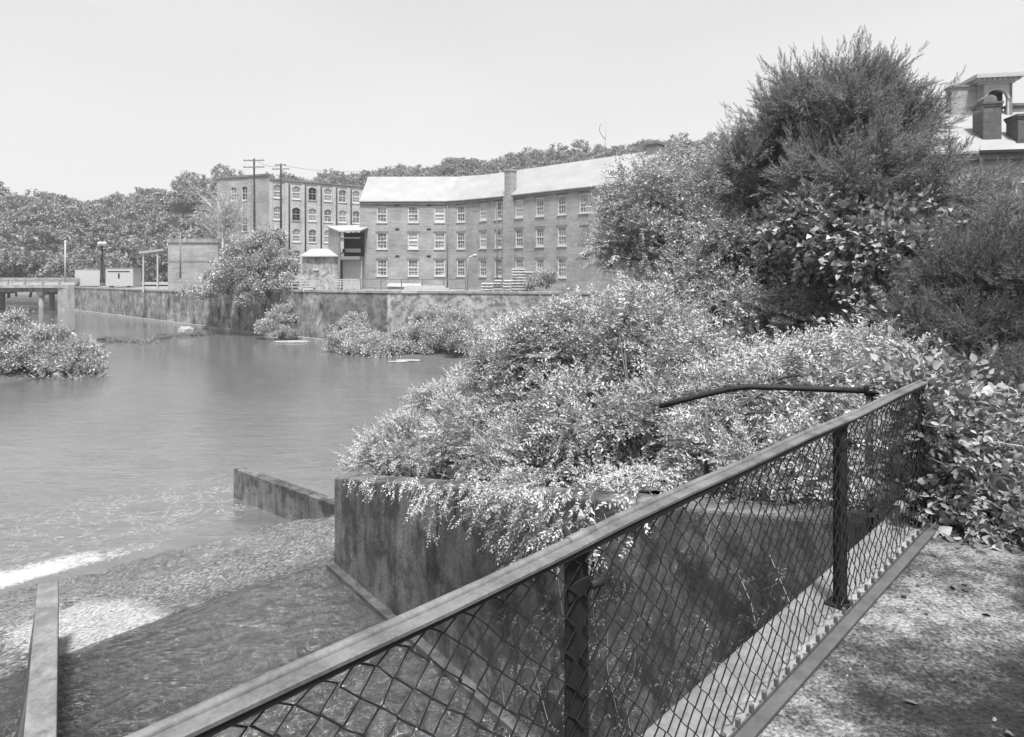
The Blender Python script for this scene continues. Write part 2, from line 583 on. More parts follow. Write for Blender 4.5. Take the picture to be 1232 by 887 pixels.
RS = np.random.default_rng
_r = RS(5)
T_FINE = variants(lambda: sprig(_r, .24, 13, .044, .026, 55, .2), 6)
T_SHRUB = variants(lambda: sprig(_r, .26, 10, .075, .033, 50, .3, (.35, 1, .7, .7)), 8)
T_LANCE = variants(lambda: sprig(_r, .34, 9, .085, .03, 62, .35, (.3, 1, .65, .75), True), 8)
T_OVAL = variants(lambda: sprig(_r, .26, 8, .09, .052, 50, .2, prof=OVAL), 8)
T_VINE = variants(lambda: sprig(_r, .26, 6, .095, .085, 60, .3, prof=HEART), 8)
T_BIG = variants(lambda: sprig(_r, .34, 7, .15, .115, 60, .3, prof=HEART), 8)
T_CEDAR = variants(lambda: cedar_spray(_r, .7, 24, .26, 4), 8)
T_JUN = variants(lambda: cedar_spray(_r, .34, 18, .3, 4), 8)
T_CARD = variants(lambda: cat([place(leaf6(.55, .42, .3, .2), _r.normal(0, .25, 3), _r.normal(0, 1, 3)) for _ in range(4)]), 8)
T_BUSH = variants(lambda: cat([place(leaf6(.3, .13, .3, .2), _r.normal(0, .28, 3), _r.normal(0, 1, 3) + np.array([0, 0, .5])) for _ in range(12)]), 8)
T_BLADE = variants(lambda: cat([place(leaf6(_r.uniform(.5, 1), .03, .2, .25), _r.normal(0, .05, 3) * np.array([1, 1, 0]), _r.normal(0, .3, 3) + np.array([0, 0, 1.2])) for _ in range(9)]), 5)
# ------------------------------------------------------------------ plan of the place
WL, WU = -6.0, -4.0                                   # river below the dam, pool above it
K = np.array([-3.32, 11.94]); U2 = np.array([.631, -.776]); N2 = np.array([.776, .631])   # wing wall: corner, run, land side
def wt(s): return -2.37 + 2.24 * np.clip(s, 0, 9.7) / 9.62
C1, C2 = np.array([-6.5, 9.13]), np.array([-3.45, 12.45])   # dam crest
T1, T2 = np.array([-11.7, 15.8]), np.array([-6.0, 20.5])    # toe of the dam
cd = (C2 - C1) / np.linalg.norm(C2 - C1); td = (T2 - T1) / np.linalg.norm(T2 - T1)
FD = np.array([.716, .697]); FN = np.array([-.697, .716])    # fence run, river side
FP = [np.array([2.474, 3.795]), np.array([1.508, 2.903]), np.array([.164, 1.595]), np.array([-1.18, .285]), np.array([-2.53, -1.03])]
SHORE = np.array([[-3.32, 11.94], [-3.0, 20], [-3.4, 34], [-5.2, 47], [-10, 54], [-19, 63.5]])

# ground: one sheet under everything, out to the horizon
g = MB(); g.add([(-900, -900, -8.5), (900, -900, -8.5), (900, 900, -8.5), (-900, 900, -8.5)], [(0, 1, 2, 3)])
tag(g.build('ground', M['soil']), kind='structure')


# ---- water
tn = np.array([-td[1], td[0]])


def water_mat(name, deep, sx, sy, strength, rough, foam=None, rot=0., fine=2.2, vary=.25, bd=.12, ior=1.33):
    t = NT(name)
    v = t.coord('pos', (sx, sy, 1), (0, 0, rot)); v0 = t.coord('pos')
    a = t.noise(v, 1.0, 3, .55, .6); b = t.noise(v, 3.6 * fine / 2.2, 4, .6, .6)
    b = t.math('SUBTRACT', 1, t.math('MULTIPLY', t.math('ABSOLUTE', t.math('SUBTRACT', b, .5)), 3.2)); big = t.noise(v0, .07, 3, .5)
    h = t.math('ADD', t.math('MULTIPLY', a, .65), t.math('MULTIPLY', b, .35))
    calm = t.ramp(big, [(.38, .35), (.62, 1.)])
    hh = t.math('MULTIPLY', h, calm)
    if foam is river_foam:                                   # ripples die down away from the dam
        dd = t.n('ShaderNodeMapRange'); t.l(dotp(t, v0, tn, T1), dd.inputs[0]); dd.inputs[1].default_value, dd.inputs[2].default_value, dd.inputs[3].default_value, dd.inputs[4].default_value = 2, 34, 1., .24
        hh = t.math('MULTIPLY', hh, dd.outputs[0])
    nrm = t.bump(hh, strength, bd)
    silt = t.noise(v, .9, 5, .65, .5)
    col = t.ramp(t.math('ADD', t.math('MULTIPLY', silt, .6), t.math('MULTIPLY', b, .4)), [(.42, deep * (1 - vary)), (.8, deep * (1 + vary))])  # silt tone, with ripple light and dark painted into the colour
    p = t.pbr(col, rough, nrm, .5); p.inputs['IOR'].default_value = ior
    if foam:
        p2 = t.pbr(.36, .8, t.bump(t.noise(v0, 9, 5, .7), .6, .05))
        mx = t.n('ShaderNodeMixShader'); t.l(foam(t, v0), mx.inputs[0]); t.l(p.outputs[0], mx.inputs[1]); t.l(p2.outputs[0], mx.inputs[2])
        return t.done(mx)
    return t.done(p)


def band(t, x, a, b):
    """1 while a < x < b, soft over the given (a0,a1),(b0,b1)"""
    mr = t.n('ShaderNodeMapRange', interpolation_type='SMOOTHSTEP'); t.l(x, mr.inputs[0]); mr.inputs[1].default_value, mr.inputs[2].default_value = a
    m2 = t.n('ShaderNodeMapRange', interpolation_type='SMOOTHSTEP'); t.l(x, m2.inputs[0]); m2.inputs[1].default_value, m2.inputs[2].default_value = b
    m2.inputs[3].default_value, m2.inputs[4].default_value = 1, 0
    return t.math('MULTIPLY', mr.outputs[0], m2.outputs[0])


def dotp(t, v, n, o):
    nd = t.n('ShaderNodeVectorMath', operation='DOT_PRODUCT'); t.l(v, nd.inputs[0]); nd.inputs[1].default_value = (n[0], n[1], 0)
    return t.math('SUBTRACT', nd.outputs['Value'], float(n[0] * o[0] + n[1] * o[1]))




def river_foam(t, v):
    d = dotp(t, v, tn, T1); e = dotp(t, v, td, T1)
    n1 = t.noise(t.coord('pos', (1, 1, 1), (0, 0, -.6)), 1.1, 6, .65, .8); n2 = t.noise(v, 9, 8, .8, .6)
    near = t.math('MULTIPLY', band(t, d, (-.8, 0), (.0, 1.7)), band(t, e, (-4, -1), (-1.5, 6.0)))
    fr = t.math('ADD', t.math('MULTIPLY', n1, .35), t.math('MULTIPLY', n2, .65))
    near = t.ramp(t.math('ADD', fr, t.math('MULTIPLY', near, .36)), [(.68, 0), (.78, .75), (.88, 1)])
    # drifting streaks further out
    st = t.math('MULTIPLY', band(t, d, (0, 1.5), (3, 7)), band(t, e, (-3, 0), (5, 7.5)))
    ridge = t.math('ABSOLUTE', t.math('SUBTRACT', n1, .5))
    st = t.math('MULTIPLY', st, t.ramp(ridge, [(.0, .7), (.032, .0)]))
    st = t.math('MULTIPLY', st, t.ramp(n2, [(.44, 0), (.58, .9)]))
    s = t.math('ADD', near, st, True)
    return t.math('MULTIPLY', s, .85)


M['river'] = water_mat('river_water', .085, .5, 2.1, .5, .02, river_foam, vary=.3, bd=.1, ior=2.7)
w = MB(); w.add([(-400, 4, WL), (60, 4, WL), (60, 130, WL), (-60, 130, WL), (-60, 260, WL), (-400, 260, WL)], [(0, 1, 2, 3, 4, 5)])
tag(w.build('river_water', M['river']), kind='structure')


def pool_foam(t, v):
    d = dotp(t, v, np.array([-cd[1], cd[0]]), C1)
    n2 = t.noise(v, 8, 5, .7, 1.)
    x = t.math('MULTIPLY', band(t, d, (-.25, -.02), (.1, .3)), t.ramp(n2, [(.58, 0), (.72, .5)]))
    return x


M['pool'] = water_mat('pool_water', .009, 2.2, 3.2, 1.0, .07, pool_foam, .3, 2.6, vary=.5, bd=.3, ior=2.3)
CL = C1 - cd * 12
rng = RS(11)
pts = [CL, C2 + cd * .14, K + N2 * .3, K + U2 * 9.8 + N2 * .3, FP[0] + FN * .3, FP[4] - FD * 8 + FN * .25, np.array([-30., -8.])]
def build_pool():
    from mathutils import noise as mn
    from mathutils.geometry import intersect_point_tri_2d
    poly = [np.asarray(p, float) for p in pts]
    def inside(x, y):
        c = False; j = len(poly) - 1
        for i in range(len(poly)):
            if (poly[i][1] > y) != (poly[j][1] > y) and x < (poly[j][0] - poly[i][0]) * (y - poly[i][1]) / (poly[j][1] - poly[i][1]) + poly[i][0]: c = not c
            j = i
        return c
    # fine sheet with ripples: laid out along the crest (a) and up-stream (b)
    n = np.array([cd[1], -cd[0]]); st = .09
    na, nb = int(21 / st), int(9.5 / st)
    V = []
    for j in range(nb + 1):
        for i in range(na + 1):
            a, b = i * st, j * st
            q = CL + cd * a + n * b
            k = min(1, b / .5)
            z = .04 * mn.fractal(Vector((a * 1.5 - b * .5, b * 2.1, 2.)), 1, 2, 2) + .07 * (abs(mn.noise(Vector((a * 2.3 + b * .8, b * 3.1 - a * .4, 9.)))) - .25)
            V.append((q[0], q[1], WU + k * z - .012 * (b < .01)))
    V = np.array(V); Q = []
    lim = K + N2 * .2
    for j in range(nb):
        for i in range(na):
            q = (j * (na + 1) + i, j * (na + 1) + i + 1, (j + 1) * (na + 1) + i + 1, (j + 1) * (na + 1) + i)
            c = V[q[0]]
            if (c[:2] - lim) @ N2 > 0 or (c[:2] - FP[2]) @ FN < -.3: continue
            Q.append(q)
    me = np_mesh('pool_water', V, np.array(Q)); me.polygons.foreach_set('use_smooth', [True] * len(Q))
    tag(link_mesh('pool_water', me, M['pool']), kind='structure')
    # the rest of the pool, off to the left and under the platform
    w = MB(); o = CL + n * 9.5
    w.add([(o[0], o[1], WU - .02), (o[0] - 30, o[1] + 2, WU - .02), (o[0] - 30, o[1] - 40, WU - .02), (o[0] + 30, o[1] - 30, WU - .02), ((o + cd * 20)[0], (o + cd * 20)[1], WU - .02)], [(0, 1, 2, 3, 4)])
    tag(w.build('pool_water', M['pool']), kind='structure')


build_pool()

# ---- dam: rough sloping downstream face with water sliding over it
def dam_mat():
    t = NT('wet_dam_face')
    uv = t.n('ShaderNodeTexCoord').outputs['UV']
    sp = t.n('ShaderNodeSeparateXYZ'); t.l(uv, sp.inputs[0]); u, vv = sp.outputs[0], sp.outputs[1]
    v = t.coord('pos'); vf = t.coord('pos', (1, 1, 1), (0, 0, .72))
    mp = t.n('ShaderNodeMapping'); mp.inputs['Scale'].default_value = (2.2, 1, 1); t.l(vf, mp.inputs[0])
    n1 = t.noise(mp.outputs[0], 4.5, 8, .75, .4); n2 = t.noise(v, 14, 8, .8, .2); n3 = t.noise(v, .7, 4, .6)
    vo = t.n('ShaderNodeTexVoronoi'); vo.inputs['Scale'].default_value = 15; t.l(mp.outputs[0], vo.inputs['Vector'])
    n2 = t.math('ADD', t.math('MULTIPLY', n2, .6), t.math('MULTIPLY', vo.outputs['Distance'], .5))
    h = t.math('ADD', t.math('MULTIPLY', n1, .45), t.math('MULTIPLY', n2, .55))
    c = t.ramp(h, [(.38, .035), (.46, .085), (.54, .15), (.62, .28)])
    c = t.mix(1, c, t.ramp(n3, [(.3, .65), (.7, 1.35)]), 'MULTIPLY')
    base = t.pbr(c, .2, t.bump(h, 1., .2), .6)
    foam = t.pbr(t.ramp(n2, [(.34, .1), (.6, .42)]), .8, t.bump(n2, 1., .1))
    nn = t.math('ADD', t.math('MULTIPLY', n1, .7), t.math('MULTIPLY', n2, .5))
    # white water beside the pier, thinning down the face, and streaks in the bay left of the pier
    wob = t.math('SUBTRACT', nn, .6)
    uu = t.math('ADD', u, t.math('MULTIPLY', wob, 1.2)); v2 = t.math('ADD', vv, t.math('MULTIPLY', wob, .5))
    a = t.math('MULTIPLY', band(t, uu, (11.6, 12.0), (13.1, 13.9)), band(t, v2, (-.2, 0), (.2, .55)))
    a = t.ramp(t.math('ADD', t.math('MULTIPLY', a, .34), t.math('MULTIPLY', nn, .75)), [(.56, 0), (.76, 1)])
    b = t.math('MULTIPLY', band(t, uu, (4, 8), (11.5, 12)), t.ramp(n1, [(.52, 0), (.6, .9)]))
    c2 = t.math('MULTIPLY', band(t, vv, (.02, .1), (.3, .5)), t.ramp(n2, [(.62, 0), (.7, .8)]))
    lip = t.math('MULTIPLY', band(t, v2, (-.05, 0.), (.02, .06)), t.ramp(n2, [(.6, 0), (.7, .3)]))
    f = t.math('ADD', t.math('ADD', a, b), t.math('ADD', t.math('MULTIPLY', c2, .6), lip), True)
    mx = t.n('ShaderNodeMixShader'); t.l(f, mx.inputs[0]); t.l(base.outputs[0], mx.inputs[1]); t.l(foam.outputs[0], mx.inputs[2])
    return t.done(mx)


def build_dam():
    from mathutils import noise as mn
    e = empty('dam', (-7, 13, -6.5), 'low dam with a rough wet sloping face and white water beside the pier', 'dam')
    nu, nv = 260, 110
    V, uvs = [], []
    for j in range(nv + 1):
        f = j / nv
        a = CL * (1 - f) + (T1 - td * 13) * f; b = (C2 + cd * .12) * (1 - f) + (T2 + td * .3) * f
        for i in range(nu + 1):
            q = a + (b - a) * i / nu
            z = WU + .015 - (WU - WL + .25) * (f ** 1.12)
            k = min(1, f * 8)
            z += k * (.10 * mn.fractal(Vector((q[0] * 1.6, q[1] * 1.6, 3)), 1, 2, 4) + .03 * mn.fractal(Vector((q[0] * 6, q[1] * 6, 7)), 1, 2, 3))
            if j == 0: z = WU - .03
            V.append((q[0], q[1], z)); uvs.append((float(np.dot(q - CL, cd)), f))
    Q = [(j * (nu + 1) + i, j * (nu + 1) + i + 1, (j + 1) * (nu + 1) + i + 1, (j + 1) * (nu + 1) + i) for j in range(nv) for i in range(nu)]
    me = np_mesh('spillway_face', np.array(V), np.array(Q)[:, ::-1])
    uvl = me.uv_layers.new(name='UVMap')
    li = np.empty(len(me.loops), dtype=np.int32); me.loops.foreach_get('vertex_index', li)
    uvl.data.foreach_set('uv', np.array(uvs, dtype=np.float32)[li].ravel())
    me.polygons.foreach_set('use_smooth', [True] * len(me.polygons))
    link_mesh('spillway_face', me, dam_mat(), e)
    c = MB(); q0, q1 = CL, C2 + cd * .1; n = np.array([cd[1], -cd[0]])
    c.prism([q0, q0 + n * .6, q1 + n * .6, q1], -7, WU - .06)
    c.build('crest_wall', M['concrete_wall'], e)


build_dam()

# pier between the spillway bays
p0, p1 = G(58, 700, -3.2)[:2], G(48, 887, -3.2)[:2]
dv = (p1 - p0) / np.linalg.norm(p1 - p0); nv_ = np.array([-dv[1], dv[0]])      # towards the right side
q0, q1 = p0 - dv * .0, p1 + dv * 5.0
e = empty('spillway_pier', (p0[0], p0[1], -5), 'narrow pale concrete pier between the spillway bays beside the white water', 'pier')
b = MB(); hw = .13
if np.dot(nv_, (1, 0)) < 0: nv_ = -nv_
b.prism([q0 - nv_ * hw, q1 - nv_ * (hw + .02), q1 + nv_ * (hw + .02), q0 + nv_ * hw], -4.6, -3.2)
b.build('pier_shaft', M['concrete_pier'], e, bevel=.02)
f = MB(); f.add([(q0[0] - nv_[0] * (hw + .005), q0[1] - nv_[1] * (hw + .005), -3.42), (q1[0] - nv_[0] * (hw + .03), q1[1] - nv_[1] * (hw + .03), -3.42),
                 (q1[0] - nv_[0] * .5, q1[1] - nv_[1] * .5, -5.2), (q0[0] - nv_[0] * .38, q0[1] - nv_[1] * .38, -5.2),
                 (q0[0], q0[1], -3.42), (q1[0], q1[1], -3.42), (q1[0], q1[1], -5.2), (q0[0], q0[1], -5.2)],
                [(0, 1, 2, 3), (0, 3, 7, 4), (1, 5, 6, 2)])
f.build('battered_side', M['concrete_wall'], e)

# training wall at the toe
a = G(281, 564, -5.05)[:2]; bb = G(391, 603, -5.05)[:2]; dv = (bb - a) / np.linalg.norm(bb - a); n_ = np.array([-dv[1], dv[0]])
if n_[1] < 0: n_ = -n_
tw = MB(); tw.prism([a, bb + dv * 1.2, bb + dv * 1.2 + n_ * .32, a + n_ * .32], -7.0, -5.05)
tag(tw.build('training_wall', M['concrete_wall'], bevel=.025), 'short low concrete training wall standing in the river at the toe of the dam', 'wall')

# wing wall with sloping top, its footing and end return
e = empty('wing_wall', (K[0], K[1], -4.2), 'mossy concrete wing wall with sloping top, overhung by shrubs, beside the pool', 'wall')
wv = MB(); k3 = np.append(K, 0)
SM = 10.3
pl = [K, K + U2 * SM, K + U2 * SM + N2 * .42, K + N2 * .42]
wv.prism(pl, -6.6, [float(wt(0)), float(wt(9.7)), float(wt(9.7)), float(wt(0))])
wv.prism([K + N2 * .42, K + N2 * .42 + U2 * .4, K + N2 * 3.4 + U2 * .4, K + N2 * 3.4], -6.6, -2.45)
wv.build('wall_face', M['concrete_wall'], e, bevel=.03)
ft = MB(); ft.prism([K - N2 * .16 + U2 * .0, K + U2 * 9.4 - N2 * .16, K + U2 * 9.4 - N2 * .003, K - N2 * .003], -5.2, WU + .07)
ft.build('footing', M['wet_footing'], e, bevel=.015)

# curb wall under the fence
FE = FP[2] + FD * 3.74
e = empty('curb_wall', (0, 1.6, -4), 'sunlit concrete wall top carrying the chain link fence', 'wall')
cw = MB(); A = FP[4] - FD * 8; cw.prism([A - FN * .078, A + FN * .19, FE + FN * .19, FE - FN * .078], -6.5, .012)
cw.build('wall_top', M['concrete_curb'], e, bevel=.012)

# platform the camera stands on
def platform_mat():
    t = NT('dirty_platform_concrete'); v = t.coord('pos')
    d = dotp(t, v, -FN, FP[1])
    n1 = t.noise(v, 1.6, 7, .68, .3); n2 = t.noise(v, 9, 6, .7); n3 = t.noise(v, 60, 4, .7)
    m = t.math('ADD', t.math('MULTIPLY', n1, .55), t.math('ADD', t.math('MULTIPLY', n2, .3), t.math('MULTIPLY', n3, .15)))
    edge = band(t, d, (-.2, .02), (.2, 1.3))                       # lighter strip next to the fence, sunlight painted into the colour
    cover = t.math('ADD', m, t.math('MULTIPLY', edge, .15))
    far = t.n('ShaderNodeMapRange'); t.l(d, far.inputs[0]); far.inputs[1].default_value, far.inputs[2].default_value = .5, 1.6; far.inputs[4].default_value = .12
    cover = t.math('SUBTRACT', cover, far.outputs[0])            # moss plus painted-in tree shade, darker away from the fence
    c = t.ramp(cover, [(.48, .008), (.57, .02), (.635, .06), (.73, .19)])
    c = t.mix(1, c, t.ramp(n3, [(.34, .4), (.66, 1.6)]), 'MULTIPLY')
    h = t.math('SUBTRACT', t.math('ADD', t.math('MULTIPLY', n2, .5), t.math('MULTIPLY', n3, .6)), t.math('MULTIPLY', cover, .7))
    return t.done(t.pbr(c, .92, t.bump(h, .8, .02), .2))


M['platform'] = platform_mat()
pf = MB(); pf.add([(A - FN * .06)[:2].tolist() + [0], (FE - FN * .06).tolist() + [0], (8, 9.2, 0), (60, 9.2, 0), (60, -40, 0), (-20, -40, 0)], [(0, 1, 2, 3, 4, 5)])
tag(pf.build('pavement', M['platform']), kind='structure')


# ---- right bank as a height field
def shore_x(y): return np.interp(y, SHORE[:, 1], SHORE[:, 0])


def bank_h(x, y):
    p = np.array([x, y]); s = (p - K) @ U2; d = (p - K) @ N2
    if s >= 0:
        if (p - FP[0]) @ FN < .25: return -.06
        if d < .2: return -9.
        return float(wt(s)) - .16 + .12 * math.sin(x * 1.7) * math.sin(y * 1.3)
    dd = x - shore_x(y); cap = float(np.interp(y, [38, 48], [4.9, .75]))
    return -6.5 + min(cap, max(-3, dd) * .8) + .15 * math.sin(x * .9) * math.sin(y * .7)


def build_bank():
    xs = np.arange(-24, 70, .7); ys = np.arange(3.6, 100, .7)
    V = np.array([(x, y, bank_h(x, y)) for y in ys for x in xs]); n = len(xs)
    Q = []
    for j in range(len(ys) - 1):
        for i in range(n - 1):
            q = (j * n + i, j * n + i + 1, (j + 1) * n + i + 1, (j + 1) * n + i)
            z = [V[k][2] for k in q]
            if min(z) < -8.9 or max(z) < -6.2: continue
            Q.append(q)
    me = np_mesh('river_bank', V, np.array(Q)); me.polygons.foreach_set('use_smooth', [True] * len(Q))
    tag(link_mesh('river_bank', me, M['soil']), kind='structure')


build_bank()

# ---- far side: retaining wall, yard, hills
BW = [np.array([-76, 111.]), np.array([-48.0, 88]), np.array([-26, 70.2]), np.array([-18.8, 64.8]), np.array([-12.2, 62.6]), np.array([-3.6, 60.2]), np.array([14, 57.])]
BT = [-1.95, -1.75, -1.05, -.95, -.95, -.9, -.9]
def bank_wall(i0, i1, name, label, mat, off=.9):
    e = empty(name, (*BW[i0], WL), label, 'wall')
    m = MB()
    for i in range(i0, i1):
        a, b = BW[i], BW[i + 1]; d = (b - a) / np.linalg.norm(b - a); n = np.array([-d[1], d[0]])
        if n[1] < 0: n = -n
        m.prism([a, b, b + n * off, a + n * off], -8, [BT[i], BT[i + 1], BT[i + 1], BT[i]])
    m.build('wall_face', mat, e)
    c = MB()
    for i in range(i0, i1):
        a, b = BW[i], BW[i + 1]; d = (b - a) / np.linalg.norm(b - a); n = np.array([-d[1], d[0]])
        if n[1] < 0: n = -n
        c.prism([a - n * .08, b - n * .08, b + n * .5, a + n * .5], [BT[i] + .004, BT[i + 1] + .004] * 1 + [BT[i + 1] + .004, BT[i] + .004], [BT[i] + .22, BT[i + 1] + .22, BT[i + 1] + .22, BT[i] + .22])
    c.build('coping', M['concrete_pale'], e)
    return e, n


eb, _ = bank_wall(0, 3, 'retaining_wall', 'long dark streaked concrete retaining wall running from the bridge along the far bank', M['bank_wall'])
f = MB()
for i in range(0, 3):
    a, b = BW[i], BW[i + 1]; d = (b - a) / np.linalg.norm(b - a); n = np.array([-d[1], d[0]])
    f.prism([a - n * .35, b - n * .35, b - n * .01, a - n * .01], -7, WL + .3)
f.build('footing', M['concrete_pale'], eb)
bank_wall(3, 4, 'retaining_wall', 'patchy rubble stretch of retaining wall with a small drain hole, left of the whitewashed stretch', M['bank_wall_stone'])
bank_wall(4, 6, 'retaining_wall', 'whitewashed peeling stretch of retaining wall below the long brick mill', M['whitewash'])

yd = MB()
ypts = [(-76, 111.5), (-48, 88.5), (-26, 70.8), (-18.6, 65.4), (-12, 63.2), (-3.4, 60.8), (14, 57.6), (70, 60), (90, 160), (-60, 175), (-160, 240), (-300, 250), (-300, 200), (-110, 135), (-84, 118)]
yz = [-2.1, -1.9, -1.25, -1.15, -1.1, -1.05, -1.05, -1.3, -1.5, -1.6, -2, -2, -2, -2.1, -2.1]
yd.add([(x, y, z) for (x, y), z in zip(ypts, yz)] + [(-20, 100, -1.5)], [(i, (i + 1) % 15, 15) for i in range(15)])
tag(yd.build('yard', M['yard']), kind='structure')


RX = [-500, -120, 0, 60, 110, 190, 235, 300, 420, 500, 620, 700, 780, 900, 1300]
RY = [275, 262, 258, 262, 268, 254, 240, 236, 232, 226, 210, 203, 194, 200, 210]
RD = [240, 240, 240, 245, 250, 260, 265, 290, 330, 330, 330, 320, 310, 300, 300]
def ridge(px):
    R = np.interp(px, RX, RD); return R, CZ - (np.interp(px, RX, RY) - HY) / F * R


def hill_z(px, Y):
    R, z = ridge(px); t = np.clip((Y - 140) / (R - 140), 0, 1.4)
    s = t * t * (3 - 2 * t) if t < 1 else 1 - (t - 1) * .3
    return -2 + (z + 2) * s


def build_hills():
    pxs = np.linspace(-600, 1500, 80); ys = np.linspace(140, 430, 40)
    V = np.array([((px - CX) / F * y, y, hill_z(px, y) + .8 * math.sin(px * .05) * math.sin(y * .1)) for y in ys for px in pxs]); n = len(pxs)
    Q = [(j * n + i, j * n + i + 1, (j + 1) * n + i + 1, (j + 1) * n + i) for j in range(len(ys) - 1) for i in range(n - 1)]
    me = np_mesh('hills', V, np.array(Q)); me.polygons.foreach_set('use_smooth', [True] * len(Q))
    tag(link_mesh('hills', me, M['forest_floor']), kind='structure')


build_hills()

# ---- bridge at far left
def build_bridge():
    Y = 111.5
    x1 = (90 - CX) / F * Y; x0 = x1 - 75
    e = empty('road_bridge', (x1, Y, -2), 'flat concrete road bridge on round columns at the left edge of the river', 'bridge')
    d = MB(); d.box(x0, x1, Y, Y + 9, -2.0, -1.45); d.build('deck', M['concrete_pale'], e)
    g = MB()
    for k in range(5): g.box(x0, x1 - .2, Y + .5 + k * 1.9, Y + .9 + k * 1.9, -2.75, -2.0)
    g.build('girder', M['concrete_wall'], e)
    for yy in (Y + .05, Y + 8.7):
        p = MB(); p.box(x0, x1 + .6, yy, yy + .25, -.62, -.34); p.box(x0, x1 + .6, yy + .04, yy + .2, -1.05, -.85)
        for k in range(26): p.box(x0 + k * 3, x0 + k * 3 + .3, yy + .03, yy + .22, -1.45, -.62)
        p.build('parapet_rail', M['concrete_pale'], e)
    for px, dy in ((44, 1), (-32, 1), (-110, 1)):
        xx = (px - CX) / F * Y
        c = MB(); c.box(xx - .55, xx + .55, Y + .6, Y + 8.6, -3.3, -2.752); c.build('cross_beam', M['concrete_pale'], e)
        for k in range(3):
            m = MB(); m.tube([(xx - k * .5, Y + 1.2 + k * 3.2, -8), (xx - k * .5, Y + 1.2 + k * 3.2, -3.3)], .42, 12)
            m.build('column', M['concrete_pale'], e)
    ab = MB(); ab.prism([(x1 - 3.2, Y + .3), (x1 + .2, Y - .3), (x1 + .2, Y + 9), (x1 - 3.2, Y + 9)], -8, -2.003); ab.build('abutment', M['concrete_pale'], e)


build_bridge()
# ------------------------------------------------------------------ buildings
def facade(mb, L, z0, z1, holes, depth=.22, arch=False):
    """wall plane y=0, x 0..L, with rectangular holes (x0,x1,za,zb) and their reveals; arch fills the top corners"""
    xs = sorted({0, L} | {h[0] for h in holes} | {h[1] for h in holes})
    zs = sorted({z0, z1} | {h[2] for h in holes} | {h[3] for h in holes})
    for i in range(len(xs) - 1):
        for j in range(len(zs) - 1):
            cx, cz = (xs[i] + xs[i + 1]) / 2, (zs[j] + zs[j + 1]) / 2
            if any(h[0] < cx < h[1] and h[2] < cz < h[3] for h in holes): continue
            mb.add([(xs[i], 0, zs[j]), (xs[i + 1], 0, zs[j]), (xs[i + 1], 0, zs[j + 1]), (xs[i], 0, zs[j + 1])], [(0, 1, 2, 3)])
    for a, b, c, d in holes:
        mb.add([(a, 0, c), (a, depth, c), (a, depth, d), (a, 0, d)], [(0, 1, 2, 3)])
        mb.add([(b, 0, c), (b, 0, d), (b, depth, d), (b, depth, c)], [(0, 1, 2, 3)])
        mb.add([(a, 0, c), (b, 0, c), (b, depth, c), (a, depth, c)], [(0, 1, 2, 3)])
        mb.add([(a, 0, d), (a, depth, d), (b, depth, d), (b, 0, d)], [(0, 1, 2, 3)])
        if arch:
            w = b - a; r = w * .28; n = 6
            for s in (0, 1):
                cor = (a if s == 0 else b, -.002, d)
                pts = []
                for k in range(n + 1):
                    t = k / n
                    x = a + w / 2 * t if s == 0 else b - w / 2 * t
                    z = d - r * (1 - math.sin(math.pi / 2 * t) ** 1) if True else d
                    pts.append((x, -.002, z))
                vs = [cor] + pts
                mb.add(vs, [tuple([0] + list(range(1, n + 2)))[::(1 if s else -1)]])


def window(parent, Mx, x0, x1, z0, z1, depth=.22, fw=.12, cols=3, rows=4, glass='glass', frame='frame_white', sill=True, proud=.02, label=None):
    """window: frame with glazing bars > pane"""
    f = MB(); y = depth * .35
    f.box(x0, x0 + fw, -proud, depth, z0, z1); f.box(x1 - fw, x1, -proud, depth, z0, z1)
    f.box(x0 + fw, x1 - fw, -proud, depth, z1 - fw, z1); f.box(x0 + fw, x1 - fw, -proud, depth, z0, z0 + fw)
    zm = (z0 + z1) / 2
    f.box(x0 + fw, x1 - fw, y, depth - .01, zm - .05, zm + .05)
    for k in range(1, cols):
        x = x0 + fw + (x1 - x0 - 2 * fw) * k / cols
        f.box(x - .018, x + .018, y + .03, depth - .02, z0 + fw, z1 - fw)
    for k in range(1, rows):
        if k * 2 == rows: continue
        z = z0 + fw + (z1 - z0 - 2 * fw) * k / rows
        f.box(x0 + fw, x1 - fw, y + .032, depth - .022, z - .018, z + .018)
    if sill: f.box(x0 - .08, x1 + .08, -.1, depth, z0 - .1, z0 - .002)
    o = f.build('window', M[frame], parent, Mx)
    if label: o['label'] = label
    g = MB(); g.box(x0 + .01, x1 - .01, depth - .015, depth + .02, z0 + .01, z1 - .01)
    g.build('pane', M[glass], o, Mx)
    return o


def hit_x(px, o, d):
    """distance along the plan line o + t d seen at column px"""
    k = (px - CX) / F
    return (k * o[1] - o[0]) / (d[0] - k * d[1])


